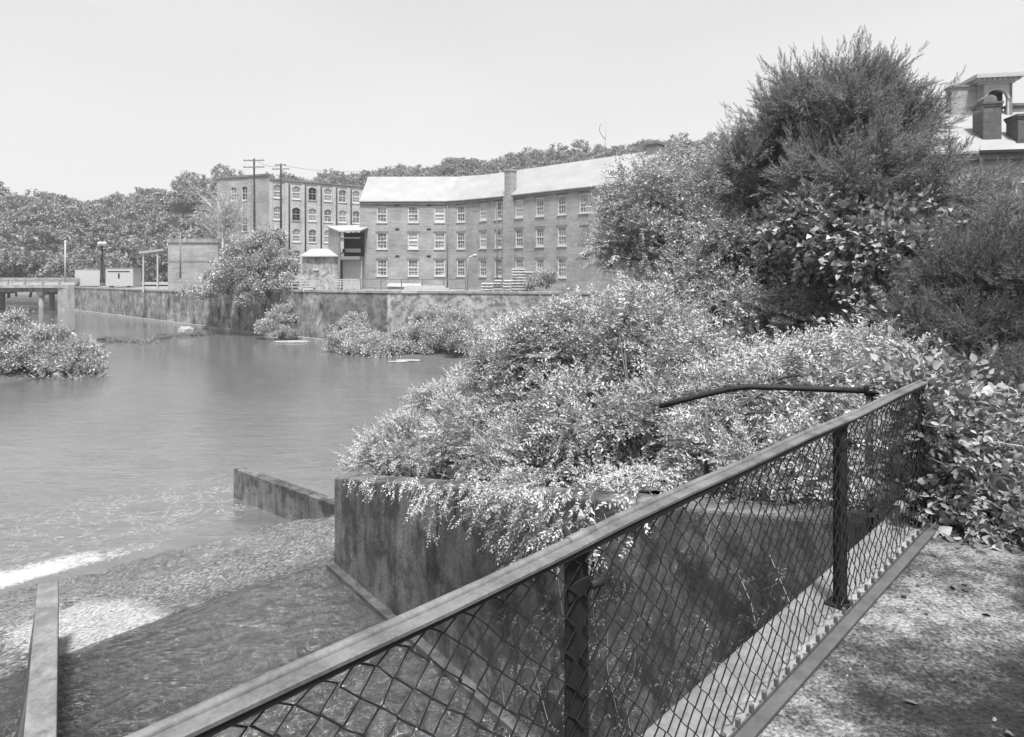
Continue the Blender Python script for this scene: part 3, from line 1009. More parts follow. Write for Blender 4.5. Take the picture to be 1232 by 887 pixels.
# ---- long brick mill
rw = random.Random(3)
def build_mill():
    A0 = np.array([-20.6, 86.6]); B0 = np.array([-7.65, 86.6]); dA = np.array([1., 0]); dB = np.array([.72, -.694]) / math.hypot(.72, .694)
    e = empty('brick_mill', (A0[0], A0[1], -1.6), 'long three storey brick mill with a bend in its front and a pale metal roof', 'mill')
    dep, ez, rz, half = 10., 10.6, 14.4, 5.
    # front line: straight, two short turning bays, straight
    q1 = B0 - dA * 1.3; q3 = B0 + dB * 6.9; q2 = B0 * .62 + (B0 + dB * 3.4) * .38 + np.array([-.1, -.35]); q2 = q1 + (q3 - q1) * .42 + np.array([.18, .55])
    F_ = [A0, q1, q2, q3, B0 + dB * 28.6]
    D_ = [(F_[i + 1] - F_[i]) / np.linalg.norm(F_[i + 1] - F_[i]) for i in range(4)]
    N_ = [np.array([-d[1], d[0]]) for d in D_]
    L_ = [float(np.linalg.norm(F_[i + 1] - F_[i])) for i in range(4)]
    def off(i, k):                                             # mitred offset of front corner i by k metres into the building
        if i == 0: return F_[0] + N_[0] * k
        if i == 4: return F_[4] + N_[3] * k
        n = N_[i - 1] + N_[i]; n = n / np.linalg.norm(n); return F_[i] + n * k / float(n @ N_[i])
    MX = [frame2((F_[i][0], F_[i][1], 0), D_[i]) for i in range(4)]
    rows = [1.5, 5.15, 8.75]; hw, hh = .72, 1.12
    cols = [(459.5, 0), (497, 0), (534.5, 0), (563, None), (581, None), (599.5, None), (624.5, 3), (649.5, 3), (676, 3), (702.5, 3)]
    holes = [[], [], [], []]; blank = [[], [], [], []]
    for px, seg in cols:
        for i in ([seg] if seg is not None else (1, 2, 3)):
            x = hit_x(px, F_[i], D_[i]); w = hw if px < 610 and i == 0 else .66
            if seg is None and ((i < 3 and not (-.4 < x < L_[i] + .4)) or (px == 581 and i != 2) or (px == 563 and i != 1) or (px == 599.5 and i != 3)): continue
            x = min(max(x, w + .12), L_[i] - w - .12)
            i2 = i
            for z in rows:
                (blank if px > 700 and z != rows[2] else holes)[i2].append((x - w, x + w, z - hh, z + hh))
            break
    low = []
    for px in (478, 507):
        x = hit_x(px, A0, dA); low.append((x - .95, x + .95, -2.4, -1.0))
    sag = [0, .03, .05, 0, 0]
    for i in range(4):
        w = MB(); facade(w, L_[i], -2.6, ez, holes[i] + blank[i] + (low if i == 0 else []))
        if i == 0: w.add([(0, 0, -2.6), (0, 0, ez), (0, half, rz), (0, dep, ez), (0, dep, -2.6)], [(0, 1, 2, 3, 4)])
        if i == 3: w.add([(L_[3], 0, -2.6), (L_[3], dep, -2.6), (L_[3], dep, ez), (L_[3], half, rz), (L_[3], 0, ez)], [(0, 1, 2, 3, 4)])
        w.build('wall', M['brick_mill'], e, MX[i])
        w = MB(); w.box(.05, L_[i], dep - .3, dep, -2.6, ez - .1); w.build('rear_wall', M['brick_mill'], e, MX[i])
        for h in blank[i]:
            b = MB(); b.box(h[0], h[1], .06, .2, h[2], h[3]); b.build('bricked_up_window', M['concrete_pale'], e, MX[i])
        for h in holes[i]:
            o = window(e, MX[i], *h, fw=.14, cols=3, rows=4, glass=rw.choice(['glass', 'glass_dim', 'glass', 'board']) if h[2] > 3 else rw.choice(['glass', 'glass_dim', 'glass']), proud=-.07)
            lt = MB(); lt.box(h[0] - .15, h[1] + .15, -.02, .05, h[3] + .003, h[3] + .2); lt.build('lintel', M['brick_dark'], o, MX[i])
        P3 = lambda p, z: (p[0], p[1], z)
        ov = .3; g = .002 * i
        rf = MB()
        rf.slab([P3(off(i, -ov), ez - .08 + sag[i]), P3(off(i + 1, -ov), ez - .08 + sag[i + 1]), P3(off(i + 1, half), rz + .15), P3(off(i, half), rz + .15)], .12)
        rf.slab([P3(off(i + 1, dep + ov), ez - .08), P3(off(i, dep + ov), ez - .08), P3(off(i, half + .004), rz + .15), P3(off(i + 1, half + .004), rz + .15)], .12)
        rf.build('roof', M['roof_metal'], e)
        fa = MB(); fa.box(.01, L_[i] - .01, -.2, -.003, ez - .5, ez - .24); fa.build('cornice', M['brick_dark'], e, MX[i])
    MA = MX[0]
    for h in low:
        b = MB(); b.box(h[0], h[1], .2, .3, h[2], h[3]); b.build('basement_opening', M['dark'], e, MA)
        s_ = MB(); n = 8; w2 = (h[1] - h[0]) / 2; cx = (h[0] + h[1]) / 2
        pts = [(cx + w2 * math.cos(math.pi * k / n), -.004, h[3] - .62 + .6 * math.sin(math.pi * k / n)) for k in range(n + 1)]
        for k in range(n):
            a, c = pts[k], pts[k + 1]; s_.add([a, (a[0], -.004, h[3]), (c[0], -.004, h[3]), c], [(0, 1, 2, 3)])
        s_.build('arch_head', M['brick_dark'], e, MA)
    for px in (478, 516):
        x = hit_x(px, A0, dA)
        for z in (3.1, 6.75, 10.0):
            tp = MB(); tp.box(x - .28, x + .28, -.06, -.003, z - .1, z + .1); tp.build('tie_plate', M['dark_iron'], e, MA)
    # chimney stack rising up the front
    x = hit_x(613, F_[3], dB); Mx = MX[3]
    c = MB(); c.box(x - .8, x + .8, -.36, -.002, -2.6, 10.3); c.box(x - .55, x + .55, -.34, .7, 10.302, 13.5); c.box(x - .62, x + .62, -.4, .78, 13.502, 13.75)
    c.build('chimney', M['brick_mill'], e, Mx)
    c = MB(); LB = L_[3]; c.box(LB - 1.4, LB - .1, half - .8, half + .8, 12.5, 15.1); c.box(LB - 1.5, LB, half - .9, half + .9, 15.1, 15.4)
    c.build('chimney', M['brick_dark'], e, Mx)
    x0, x1 = hit_x(467, A0, dA), hit_x(507, A0, dA)
    a = MB(); a.slab([(x0, -.05, -.55), (x0, -1.1, -.95), (x1, -1.1, -1.05), (x1, -.05, -.6)], .07); a.build('awning', M['grey_paint'], e, MA)
    for i, xx in ((1, .3), (3, 1.2)):
        dn = MB(); dn.tube([(xx, -.09, -2.5), (xx, -.09, ez - .5)], .07, 6); dn.build('downpipe', M['brick_dark'], e, MX[i])


build_mill()


# ---- upper mill behind
def build_upper_mill():
    C = np.array([-41., 108.]); dR = np.array([.791, .612]); dL = np.array([.93, -.36])      # left face runs towards the corner
    e = empty('brick_mill', (C[0], C[1], -1.6), 'tall pale walled mill with arched windows standing behind the long brick mill', 'mill')
    LR, LL = 30., 11.5
    MR = frame2((C[0], C[1], 0), dR); C0 = C - dL * LL; ML = frame2((C0[0], C0[1], 0), dL)
    zs = [14.5, 10.8, 7.1, 3.4]
    hs = []
    pxs = (334, 356.5, 376, 394.6, 412, 428.5)
    for px in pxs:
        x = hit_x(px, C, dR)
        for z in zs: hs.append((x - .75, x + .75, z - 1.15, z + 1.15))
    w = MB(); facade(w, LR, -2, 16.4, hs, .3, True)
    w.add([(LR, 0, -2), (LR, 14, -2), (LR, 14, 16.4), (LR, 0, 16.4)], [(0, 1, 2, 3)])
    w.box(0.3, LR, .35, 14, 15.2, 15.4)
    w.build('wall', M['brick_painted'], e, MR)
    k = 0
    for i, h in enumerate(hs):
        st = ['board', 'board', 'dark', 'board', 'glass', 'board', 'glass', 'board'][(i * 5 + i // 4) % 8]
        o = window(e, MR, *h, depth=.3, fw=.1, cols=2, rows=4, glass=st, frame='grey_paint' if st == 'dark' else 'board', sill=True, proud=-.06)
    for px in (325.5, 344.5, 364, 383, 401.5, 419):
        p = MB(); x = hit_x(px, C, dR); p.box(max(.0, x - .28), x + .28, -.16, -.003, -2, 16.0); p.build('pilaster', M['brick_painted'], e, MR)
    for px in (346.5, 366, 385, 403.5, 421):
        dp = MB(); x = hit_x(px, C, dR); dp.tube([(x + .2, -.12, -2), (x + .2, -.12, 15.8)], .11, 6); dp.build('downpipe', M['dark_iron'], e, MR)
    cp = MB(); cp.box(0, LR, -.22, .25, 16.402, 16.62); cp.build('coping', M['brick_dark'], e, MR)
    # left face
    hl = []
    for px, z in ((294, 14.3), (294, 8.9), (281, 14.3)):
        x = hit_x(px, C0, dL); hl.append((x - .65, x + .65, z - 1.2, z + 1.2))
    w = MB(); facade(w, LL, -2, 17.1, hl, .3, True)
    w.add([(0, 0, -2), (0, 0, 17.1), (0, 14, 17.1), (0, 14, -2)], [(0, 1, 2, 3)]); w.build('wall', M['brick_mill'], e, ML)
    for i, h in enumerate(hl): window(e, ML, *h, depth=.3, fw=.1, cols=2, rows=4, glass='dark' if i < 2 else 'glass', frame='board', proud=-.06)
    cp = MB(); cp.box(0, LL, -.2, .3, 17.102, 17.4); cp.build('coping', M['brick_dark'], e, ML)
    p = MB(); x = hit_x(301, C0, dL); p.box(x - .3, x + .3, -.15, -.003, -2, 16.6); p.build('pilaster', M['brick_mill'], e, ML)


build_upper_mill()


# ---- corrugated loading shed between the mills
def build_shed():
    Y = 84.
    X = lambda px: (px - CX) / F * Y
    Z = lambda py: CZ - (py - HY) / F * Y
    e = empty('loading_shed', (X(400), Y, -1.5), 'small loading shed with a dark open bay against the long mill', 'shed')
    corr = NT('corrugated_sheet'); oc = corr.n('ShaderNodeTexCoord').outputs['Object']
    wv = corr.n('ShaderNodeTexWave'); wv.inputs['Scale'].default_value = 1.4; corr.l(oc, wv.inputs['Vector'])
    cc = corr.mix(1, corr.ramp(corr.noise(oc, .8, 5), [(.3, .2), (.7, .34)]), corr.ramp(wv.outputs['Fac'], [(0, .8), (1, 1)]), 'MULTIPLY')
    cm = corr.done(corr.pbr(cc, .6, corr.bump(wv.outputs['Fac'], .6, .04)))
    w = MB(); w.add([(X(382), Y + 5, Z(270)), (X(382), Y + 5, Z(306)), (X(407.5), Y, Z(306)), (X(407.5), Y, Z(279.5))], [(0, 1, 2, 3)])
    w.add([(X(382) + .1, Y + 5.1, Z(270)), (X(382) + .1, Y + 5.1, Z(306)), (X(407.5) + .1, Y + .1, Z(306)), (X(407.5) + .1, Y + .1, Z(279.5))], [(3, 2, 1, 0)])
    w.build('corrugated_wall', cm, e)
    r = MB(); r.slab([(X(379), Y + 5.2, Z(269)), (X(408.5), Y - .4, Z(278)), (X(435), Y - .4, Z(277)), (X(435) + .6, Y + 6, Z(266))], .18); r.build('roof', M['grey_paint'], e)
    b = MB(); b.box(X(408), X(433), Y + 2.4, Y + 2.6, Z(311), Z(279)); b.build('open_bay', M['dark'], e)
    bm = MB(); bm.box(X(409.5), X(433), Y + .1, Y + .3, Z(287), Z(285.5)); bm.build('beam', M['grey_paint'], e); bm = MB(); bm.box(X(413), X(431), Y + .9, Y + 1.4, Z(303.5), Z(299)); bm.build('stored_crate', M['grey_paint'], e)
    fl = MB(); fl.box(X(407), X(433), Y + .02, Y + 2.6, Z(312.5), Z(308.5)); fl.build('floor_edge', M['wood'], e)
    ps = MB(); ps.box(X(407), X(409.3), Y - .1, Y + .1, -1.6, Z(279.5)); ps.build('post', M['wood'], e)
    tp = MB(); tp.add([(X(409.5), Y + .12, Z(287)), (X(413), Y + .1, Z(287)), (X(411.5), Y + .06, Z(303)), (X(409.7), Y + .12, Z(306))], [(0, 1, 2, 3)]); tp.build('tarpaulin', M['white_paint'], e)
    lw = MB(); lw.box(X(409.5), X(433), Y + 1.2, Y + 1.5, -1.6, Z(312.6)); lw.build('lower_wall', M['white_paint'], e)
    # low whitewashed annex with its own roof
    e2 = empty('annex', (X(385), Y + 3, -1.5), 'low whitewashed annex with a small window beside the loading shed', 'outbuilding')
    a = MB(); a.box(X(362), X(406), Y + .6, Y + 4.9, -1.6, Z(308)); a.build('wall', M['whitewash'], e2)
    a = MB(); a.slab([(X(360), Y + .2, Z(307.8)), (X(406.5), Y + .2, Z(307.8)), (X(406.5), Y + 5.0, Z(298)), (X(360), Y + 5.0, Z(298))], .15); a.build('roof', M['grey_paint'], e2)
    window(e2, Matrix.Translation((0, Y + .58, 0)), X(376), X(381), Z(324.5), Z(319.5), depth=.02, fw=.08, cols=2, rows=2)


build_shed()


# ---- small brick building and open canopy near the bridge
def build_left_buildings():
    Y = 92.; X = lambda px: (px - CX) / F * Y; Z = lambda py: CZ - (py - HY) / F * Y
    e = empty('brick_outbuilding', (X(222), Y, -1.6), 'small flat roofed brick outbuilding left of the leafy bank tree', 'outbuilding')
    b = MB(); b.box(X(202), X(262), Y, Y + 9, -1.9, Z(292)); b.build('wall', M['brick_mill'], e)
    b = MB(); b.box(X(201), X(263), Y - .15, Y + 9.1, Z(292) + .003, Z(287.5)); b.build('parapet', M['concrete_pale'], e)
    b = MB(); b.box(X(202) - .003, X(262), Y - .05, Y - .003, Z(315), Z(312.5)); b.build('band_course', M['concrete_pale'], e)
    e = empty('open_canopy', (X(192), Y + 1, -1.7), 'flat open canopy on thin posts attached to the small brick outbuilding', 'canopy')
    b = MB(); b.slab([(X(172), Y - 1, Z(303)), (X(201), Y - 1, Z(299.5)), (X(201), Y + 5, Z(299.5)), (X(172), Y + 5, Z(303))], .3); b.build('roof', M['grey_paint'], e)
    for px in (176, 193):
        b = MB(); b.box(X(px) - .09, X(px) + .09, Y - .8, Y - .6, -2, Z(303)); b.build('post', M['white_paint'], e)
    # low pale buildings behind the coping
    Y = 112.
    X = lambda px: (px - CX) / F * Y; Z = lambda py: CZ - (py - HY) / F * Y
    for i, (x0, x1, y0, lab) in enumerate(((90, 120, 324.5, 'low white box trailer behind the retaining wall, nearest the bridge'), (127, 160, 323, 'long low white trailer with a dark slot, right of the globe street lamp'))):
        e = empty('trailer', (X(x0), Y, -2), lab, 'trailer')
        b = MB(); b.box(X(x0), X(x1), Y, Y + 2.6, -1.7, Z(y0)); b.build('body', M['white_paint'], e, bevel=.05)
        b = MB(); b.box(X(x0) - .1, X(x1) + .1, Y - .05, Y + 2.7, Z(y0) + .003, Z(y0) + .12); b.build('roof', M['concrete_pale'], e)
        if i:
            b = MB(); b.box(X(130), X(156), Y - .03, Y - .004, Z(327.4), Z(326.2)); b.build('vent_slot', M['dark'], e)
            b = MB(); b.box(X(142), X(144), Y - .03, Y - .004, Z(335), Z(329)); b.build('door_edge', M['dark'], e)
        for px in (x0 + 6, x1 - 6):
            b = MB(); b.tube([(X(px), Y + .2, -1.75), (X(px), Y + .5, -1.75)], .38, 12); b.build('wheel', M['dark'], e)


build_left_buildings()


# ---- belfry building at the right edge
def build_belfry():
    Y = 40.; o = np.array([(1126 - CX) / F * Y, Y + 1.2]); d = np.array([.985, -.17]); d /= np.linalg.norm(d)
    Mx = frame2((o[0], o[1], 0), d)
    e = empty('belfry_building', (o[0], o[1], -1.5), 'brick building with a pale metal roof, chimneys and a white belfry behind the cedars', 'building')
    ez = 8.85
    hs = [(x - .7, x + .7, z - 1.2, z + 1.2) for x in (3, 6, 9, 12) for z in (2, 5.8)]
    w = MB(); facade(w, 22, -2, ez, hs, .2); w.add([(0, 0, -2), (0, 0, ez), (0, 6, 12.6), (0, 12, ez), (0, 12, -2)], [(0, 1, 2, 3, 4)]); w.box(0.01, 22, 11.8, 12, -2, ez - .1)
    w.build('wall', M['brick_mill'], e, Mx)
    for h in hs: window(e, Mx, *h)
    cn = MB(); cn.box(-.2, 22.2, -.32, -.01, ez - .5, ez - .12); cn.build('cornice', M['brick_dark'], e, Mx)
    r = MB(); r.slab([(-.2, -.45, ez + .03), (22.2, -.45, ez + .03), (22.2, 6, 12.75), (-.2, 6, 12.75)], .16)
    r.slab([(22.2, 12.4, ez + .03), (-.2, 12.4, ez + .03), (-.2, 6.003, 12.75), (22.2, 6.003, 12.75)], .16)
    r.build('roof', M['roof_metal'], e, Mx)
    gt = MB(); gt.box(3.0, 22.2, -.62, -.45, ez - .12, ez + .05); gt.build('gutter', M['dark_iron'], e, Mx)
    X = lambda px, dep=0: hit_x(px, o + np.array([-d[1], d[0]]) * dep, d)
    Zy = lambda py, yy: CZ - (py - HY) / F * yy
    # fire wall
    yy = 46.5
    f = MB(); f.box(X(1141, 6), X(1174, 6), 5.6, 6.4, 11.0, Zy(108, yy)); f.build('parapet', M['brick_mill'], e, Mx)
    f = MB(); f.box(X(1140, 6), X(1175, 6), 5.5, 6.5, Zy(108, yy) + .003, Zy(105.5, yy)); f.build('parapet_coping', M['brick_dark'], e, Mx)
    f = MB(); f.box(X(1213, 6), X(1213, 6) + 6, 5.7, 6.5, 12., Zy(128, 45.5)); f.box(X(1212, 6), X(1212, 6) + 6, 5.6, 6.6, Zy(128, 45.5) + .003, Zy(125, 45.5)); f.build('parapet', M['brick_dark'], e, Mx)
    # belfry: four arched sides on a square base
    x0, x1 = X(1173, 6), X(1210, 6); w = x1 - x0; y0 = 5.2; zt = Zy(102, 45.5); zb = 11.4
    b = MB(); n = 12; cx = (x0 + x1) / 2; r = w * .34; zs = zt - .45 - r
    def side(fn):
        for k in range(n):
            a0, a1 = math.pi * (1 - k / n), math.pi * (1 - (k + 1) / n)
            p, q = (r * math.cos(a0), zs + r * math.sin(a0)), (r * math.cos(a1), zs + r * math.sin(a1))
            vs = [fn(p[0], p[1], 0), fn(q[0], q[1], 0), fn(q[0], zt, 0), fn(p[0], zt, 0), fn(p[0], p[1], .2), fn(q[0], q[1], .2), fn(q[0], zt, .2), fn(p[0], zt, .2)]
            b.add(vs, [(0, 1, 2, 3), (5, 4, 7, 6), (0, 4, 5, 1)])
        for s in (-1, 1):
            u0, u1 = sorted((s * r, s * w / 2))
            vs = [fn(u, z, t) for t in (0, .2) for z in (zb, zt) for u in (u0, u1)]
            b.add(vs, [(0, 1, 3, 2), (5, 4, 6, 7), (0, 2, 6, 4), (1, 5, 7, 3)])
    side(lambda u, z, t: (cx + u, y0 + t, z)); side(lambda u, z, t: (cx - u, y0 + w - t, z))
    side(lambda u, z, t: (x0 + t, y0 + w / 2 - u, z)); side(lambda u, z, t: (x1 - t, y0 + w / 2 + u, z))
    bo = b.build('belfry', M['white_paint'], e, Mx)
    c = MB()
    for k, (ex, z0, z1) in enumerate(((.12, -.02, .12), (.3, .122, .3), (.55, .302, .5), (.48, .502, .6))):
        c.box(x0 - ex, x1 + ex, y0 - ex, y0 + w + ex, zt + z0 + .003, zt + z1)
    for k in range(9):
        xx = x0 - .3 + (w + .6) * k / 8; c.box(xx - .06, xx + .06, y0 - .44, y0 - .3, zt + .16, zt + .3)
    c.build('belfry_cornice', M['white_paint'], bo, Mx)
    i = MB(); i.box(x0 + .25, x1 - .25, y0 + .7, y0 + .9, zb, zt - .5); i.build('louvre', M['dark'], bo, Mx)
    a = MB(); n = 14
    for k in range(n):
        a0, a1 = math.pi * k / n, math.pi * (k + 1) / n
        vs = []
        for aa in (a0, a1):
            for rr in (r + .002, r + .14):
                for t in (-.07, -.003): vs.append((cx + rr * math.cos(aa), y0 + t, zs + rr * math.sin(aa)))
        a.add(vs, [(0, 4, 6, 2), (2, 6, 7, 3), (0, 1, 5, 4)])
    a.build('arch_moulding', M['white_paint'], bo, Mx)
    # chimneys on the front slope
    yy = 41.3
    for (pa, pb, pt, dep) in ((1183, 1205, 126, 1.2), (1225, 1250, 142, .6)):
        xa, xb = X(pa, dep), X(pb, dep); zt2 = Zy(pt, Y + dep)
        c = MB(); c.box(xa, xb, dep, dep + 1.3, 8.7, zt2); c.box(xa - .1, xb + .1, dep - .1, dep + 1.4, 8.7, 9.6)
        for k in range(2): c.box(xa - .05 - .05 * k, xb + .05 + .05 * k, dep - .05 - .05 * k, dep + 1.35 + .05 * k, zt2 + .003 + k * .15, zt2 + .15 + k * .15)
        c.build('chimney', M['brick_chimney'], e, Mx)
        if pb < 1220:
            h = MB(); xm = (xa + xb) / 2; n = 10; rr = (xb - xa) * .36
            h.prism([(xm - rr, dep + .2), (xm + rr, dep + .2), (xm + rr, dep + 1.1), (xm - rr, dep + 1.1)], zt2 + .3, zt2 + .5)
            pts = [(xm + rr * math.cos(math.pi * k / n), zt2 + .5 + rr * .8 * math.sin(math.pi * k / n)) for k in range(n + 1)]
            vs = [(x, dep + .2, z) for x, z in pts] + [(x, dep + 1.1, z) for x, z in pts]
            h.add(vs, [tuple(range(n + 1)), tuple(range(2 * n + 1, n, -1))] + [(k, n + 1 + k, n + 2 + k, k + 1) for k in range(n)])
            h.build('chimney_hood', M['brick_dark'], e, Mx)


build_belfry()
# ------------------------------------------------------------------ chain link fence
def build_fence():
    HR = .86
    e = empty('chain_link_fence', (*FP[2], 0), 'rusty chain link fence with flat iron top rail crossing the foreground', 'fence')
    ang = math.atan2(FD[1], FD[0])
    base = FP[2]
    Mx = Matrix(((-FD[0], -FN[0], 0, base[0]), (-FD[1], -FN[1], 0, base[1]), (0, 0, 1, 0), (0, 0, 0, 1)))   # x towards the camera end
    Mx = Matrix(((FD[0], FN[0], 0, base[0]), (FD[1], FN[1], 0, base[1]), (0, 0, 1, 0), (0, 0, 0, 1)))        # x away, y river side
    sx = [float((p - base) @ FD) for p in FP]                     # 3.19, 1.87, 0, -1.87, -3.76
    x0, x1 = sx[4] - .3, sx[0] + .05
    r = MB()
    def strip(prof, a, b, n=24):
        vs, fs = [], []; m = len(prof)
        for i in range(n + 1):
            x = a + (b - a) * i / n
            wob = .004 * math.sin(x * 2.1) + .003 * math.sin(x * 5.3)
            for (y, z) in prof: vs.append((x, y, z + wob))
        for i in range(n):
            for k in range(m): fs.append((i * m + k, i * m + (k + 1) % m, (i + 1) * m + (k + 1) % m, (i + 1) * m + k))
        fs += [tuple(range(m))[::-1], tuple(n * m + k for k in range(m))]
        r.add(vs, fs)
    # flat bar, slightly dished and rounded at its edges
    strip([(-.02, HR - .004), (-.02, HR + .003), (-.017, HR + .006), (.012, HR + .005), (.016, HR + .003), (.016, HR - .004)], x0, x1)
    r.build('top_rail', M['rail_iron'], e, Mx)
    p = MB()
    pts = [(x, .020, HR + .004 + .004 * math.sin(x * 2.1) + .003 * math.sin(x * 5.3)) for x in np.linspace(x0, x1, 30)]
    p.tube(pts, .0105, 12); p.build('rail_pipe', M['rail_iron'], e, Mx)
    s = MB(); s.tube([(-.015, .020, HR + .004), (.09, .020, HR + .0045)], .0132, 14); s.build('pipe_sleeve', M['rail_iron'], e, Mx, bevel=.0)
    fl = MB(); fl.box(x0, x1, -.0165, -.0105, HR - .02, HR - .0045); fl.build('rail_flange', M['dark_iron'], e, Mx)  # dark iron here paints the shaded gap under the top rail
    for i, x in enumerate(sx):
        b = MB()
        b.box(x - .042, x + .042, .0, .008, -.0, HR - .005); b.box(x + .032, x + .042, .0085, .06, 0, HR - .005)
        b.box(x - .04, x + .04, -.006, -.0005, HR - .13, HR - .09)
        b.tube([(x + .035, -.01, HR - .11), (x + .075, -.015, HR - .112)], .012, 8)
        b.box(x - .045, x + .045, -.02, .07, .013, .022)
        for bx in (-.03, .03): b.tube([(x + bx, -.012, .022), (x + bx, -.012, .036)], .008, 6)
        b.build('post', M['dark_iron'], e, Mx)
    # mesh, one part per panel: zigzag wires that hook into each other
    rng = RS(4)
    a_, b_ = .041, .039
    bounds = sorted(sx + [x0]); rad_ = .0026
    for pi in range(len(bounds) - 1):
        xa, xb = bounds[pi], bounds[pi + 1]
        if xb - xa < .4: continue
        n = int(round((xb - xa) / a_)); st = (xb - xa) / n
        nodes = 21
        m = MB()
        ph = rng.uniform(0, 6, 3)
        def warp(x, z):
            t = (x - xa) / (xb - xa)
            y = .012 * math.sin(t * math.pi) * math.sin(z * 3.0) + .004 * math.sin(x * 9 + z * 5)
            return (x + .012 * math.sin(z * 5 + x * 2.2 + ph[0]) + .006 * math.sin(z * 13 + x * 7 + ph[1]), -.008 + y, z + .016 * math.sin(t * math.pi * 2.5 + ph[2]) * (1 - z))
        for j in range(n):
            pts = []
            for k in range(nodes + 1):
                z = .035 + k * b_
                odd = (k % 2) ^ (j % 2)
                x = xa + (j + (1 if odd else 0)) * st
                q = warp(x, min(z, HR - .02))
                pts.append((q[0] + rng.normal(0, .0022), q[1] + (.0018 if j % 2 else -.0018), q[2] + rng.normal(0, .002)))
            m.tube(pts, rad_, 4, cap=False)
        m.build('wire_mesh', M['wire'], e, Mx)
    # bottom angle with upstanding lugs that hold the mesh
    bt = MB(); bt.box(x0, x1, -.085, -.04, .0135, .022); bt.box(x0, x1, -.04, -.035, .0135, .036)
    x = x0
    while x < x1:
        bt.box(x, x + .016, -.042, -.03, .0355, .062); x += .0985
    bt.build('bottom_rail', M['bottom_iron'], e, Mx)


build_fence()

# old bent pipe rail behind the fence
pz = [P(793, 489, 5.15), P(820, 482, 5.1), P(850, 474.5, 5.0), P(880, 468, 4.9), P(900, 465.5, 4.85), P(950, 467, 4.75), P(1010, 469, 4.6), P(1064, 471.5, 4.45)]
e = empty('bent_pipe_rail', (*P(1046, 620, 4.5)[:2], -.2), 'old bent iron pipe rail sticking out of the shrubs behind the fence', 'handrail')
m = MB(); m.tube(pz, .021, 10); m.build('pipe', M['dark_iron'], e)
m = MB(); q = P(1046, 471, 4.5); m.tube([(q[0], q[1], q[2] - .02), (q[0], q[1], -.3)], .024, 10); m.build('stub_post', M['bark'], e)
m = MB(); m.tube([P(1040, 470.5, 4.5), P(1052, 471, 4.48)], .034, 10); m.build('pipe_fitting', M['dark_iron'], e)


# ------------------------------------------------------------------ poles, lamps, wires
def pole(name, label, px, ytop, ybot, Y, r, arms, mat='bark', cat_='utility pole', group=None, lean=0.):
    b, t = P(px, ybot, Y), P(px + lean, ytop, Y)
    e = empty(name, b, label, cat_, group)
    m = MB(); m.tube([b, (b + t) / 2, t], [r, r * .9, r * .7], 8); m.build('pole', M[mat], e)
    for yy, half in arms:
        c = t + (b - t) * ((yy - ytop) / (ybot - ytop))
        a = MB(); a.bar(c + [-half, -.12, 0], c + [half, -.12, 0.05], .14, .16); o = a.build('crossarm', M['wood'], e)
        i = MB()
        for s in (-.9, -.5, .5, .9): i.lathe([(.03, 0), (.06, .05), (.03, .14), (0, .16)], 6, c + np.array([half * s, -.12, .09]))
        i.build('insulator', M['glass'], o)
    return e


pole('utility_pole', 'dark utility pole with two crossarms in front of the tall mill corner', 306.5, 191, 352, 98, .2, [(193.5, 1.6), (201.5, 1.6)], 'dark_iron', lean=-.8)
pole('utility_pole', 'thinner utility pole with crossarm in front of the pale mill wall', 338, 197, 352, 104, .2, [(199, .9), (203.8, 1.4)], 'dark_iron')
pole('antenna_mast', 'very thin antenna mast rising behind the left end of the tall mill', 295, 172, 330, 122, .05, [], 'grey_paint', 'mast')
pole('thin_pole', 'pale thin pole standing at the end of the road bridge', 78.5, 289, 340, 110, .16, [], 'pale_wood', 'pole')
pole('thin_pole', 'slim wooden pole in front of the small brick outbuilding', 217, 280, 335, 88, .12, [], 'wood', 'pole')
e = empty('whip_antenna', P(728, 196, 92), 'thin whip antenna with a small loop above the mill ridge', 'antenna')
m = MB(); m.tube([P(728, 205, 92), P(729, 128, 92)], .035, 6); m.build('mast', M['grey_paint'], e)
m = MB(); m.tube([P(728.6, 168, 92), P(724, 163, 92), P(721, 157, 92), P(722, 150, 92), P(724, 149, 92)], .06, 6); m.build('loop', M['grey_paint'], e)

# globe street lamp
q = P(123, 340, 104)
e = empty('street_lamp', q, 'dark street lamp with a pair of pale globes beside the trailers', 'street lamp')
m = MB(); m.lathe([(.35, 0), (.35, .5), (.2, .7), (.14, 1.2), (.11, 5.6), (.2, 5.7), (.2, 5.9)], 10, q); m.build('post', M['dark_iron'], e)
for s in (-.36, .36):
    c = q + np.array([s, 0, 6.25]); g_ = MB()
    g_.lathe([(0, -.42)] + [(.42 * math.cos(t), .42 * math.sin(t)) for t in np.linspace(-1.4, 1.4, 9)] + [(0, .42)], 12, c); g_.build('globe', M['white_paint'], e)
m = MB(); m.tube([q + [-.36, 0, 5.8], q + [0, 0, 5.7], q + [.36, 0, 5.8]], .07, 6); m.build('bracket', M['dark_iron'], e)

# white pole with a bent arm in front of the mill
e = empty('yard_lamp', P(563, 353, 61), 'white leaning lamp pole with a short bent arm in front of the mill bend', 'street lamp')
m = MB(); m.tube([P(562, 354, 61), P(563.5, 312, 61), P(565, 309.5, 61), P(570, 307.5, 61)], .07, 6); m.build('pole', M['white_paint'], e)
m = MB(); m.tube([P(569, 307.8, 61), P(573.5, 307, 61)], .13, 8); m.build('lamp_head', M['white_paint'], e)


def wire(name, pts, label, r=.02, sag=.5):
    e = MB(); out = []
    for a, b in zip(pts[:-1], pts[1:]):
        for t in np.linspace(0, 1, 13):
            out.append(a + (b - a) * t - np.array([0, 0, sag * 4 * t * (1 - t)]))
    e.tube(out, r, 4); o = e.build(name, M['dark'], None)
    return tag(o, label, 'cable')


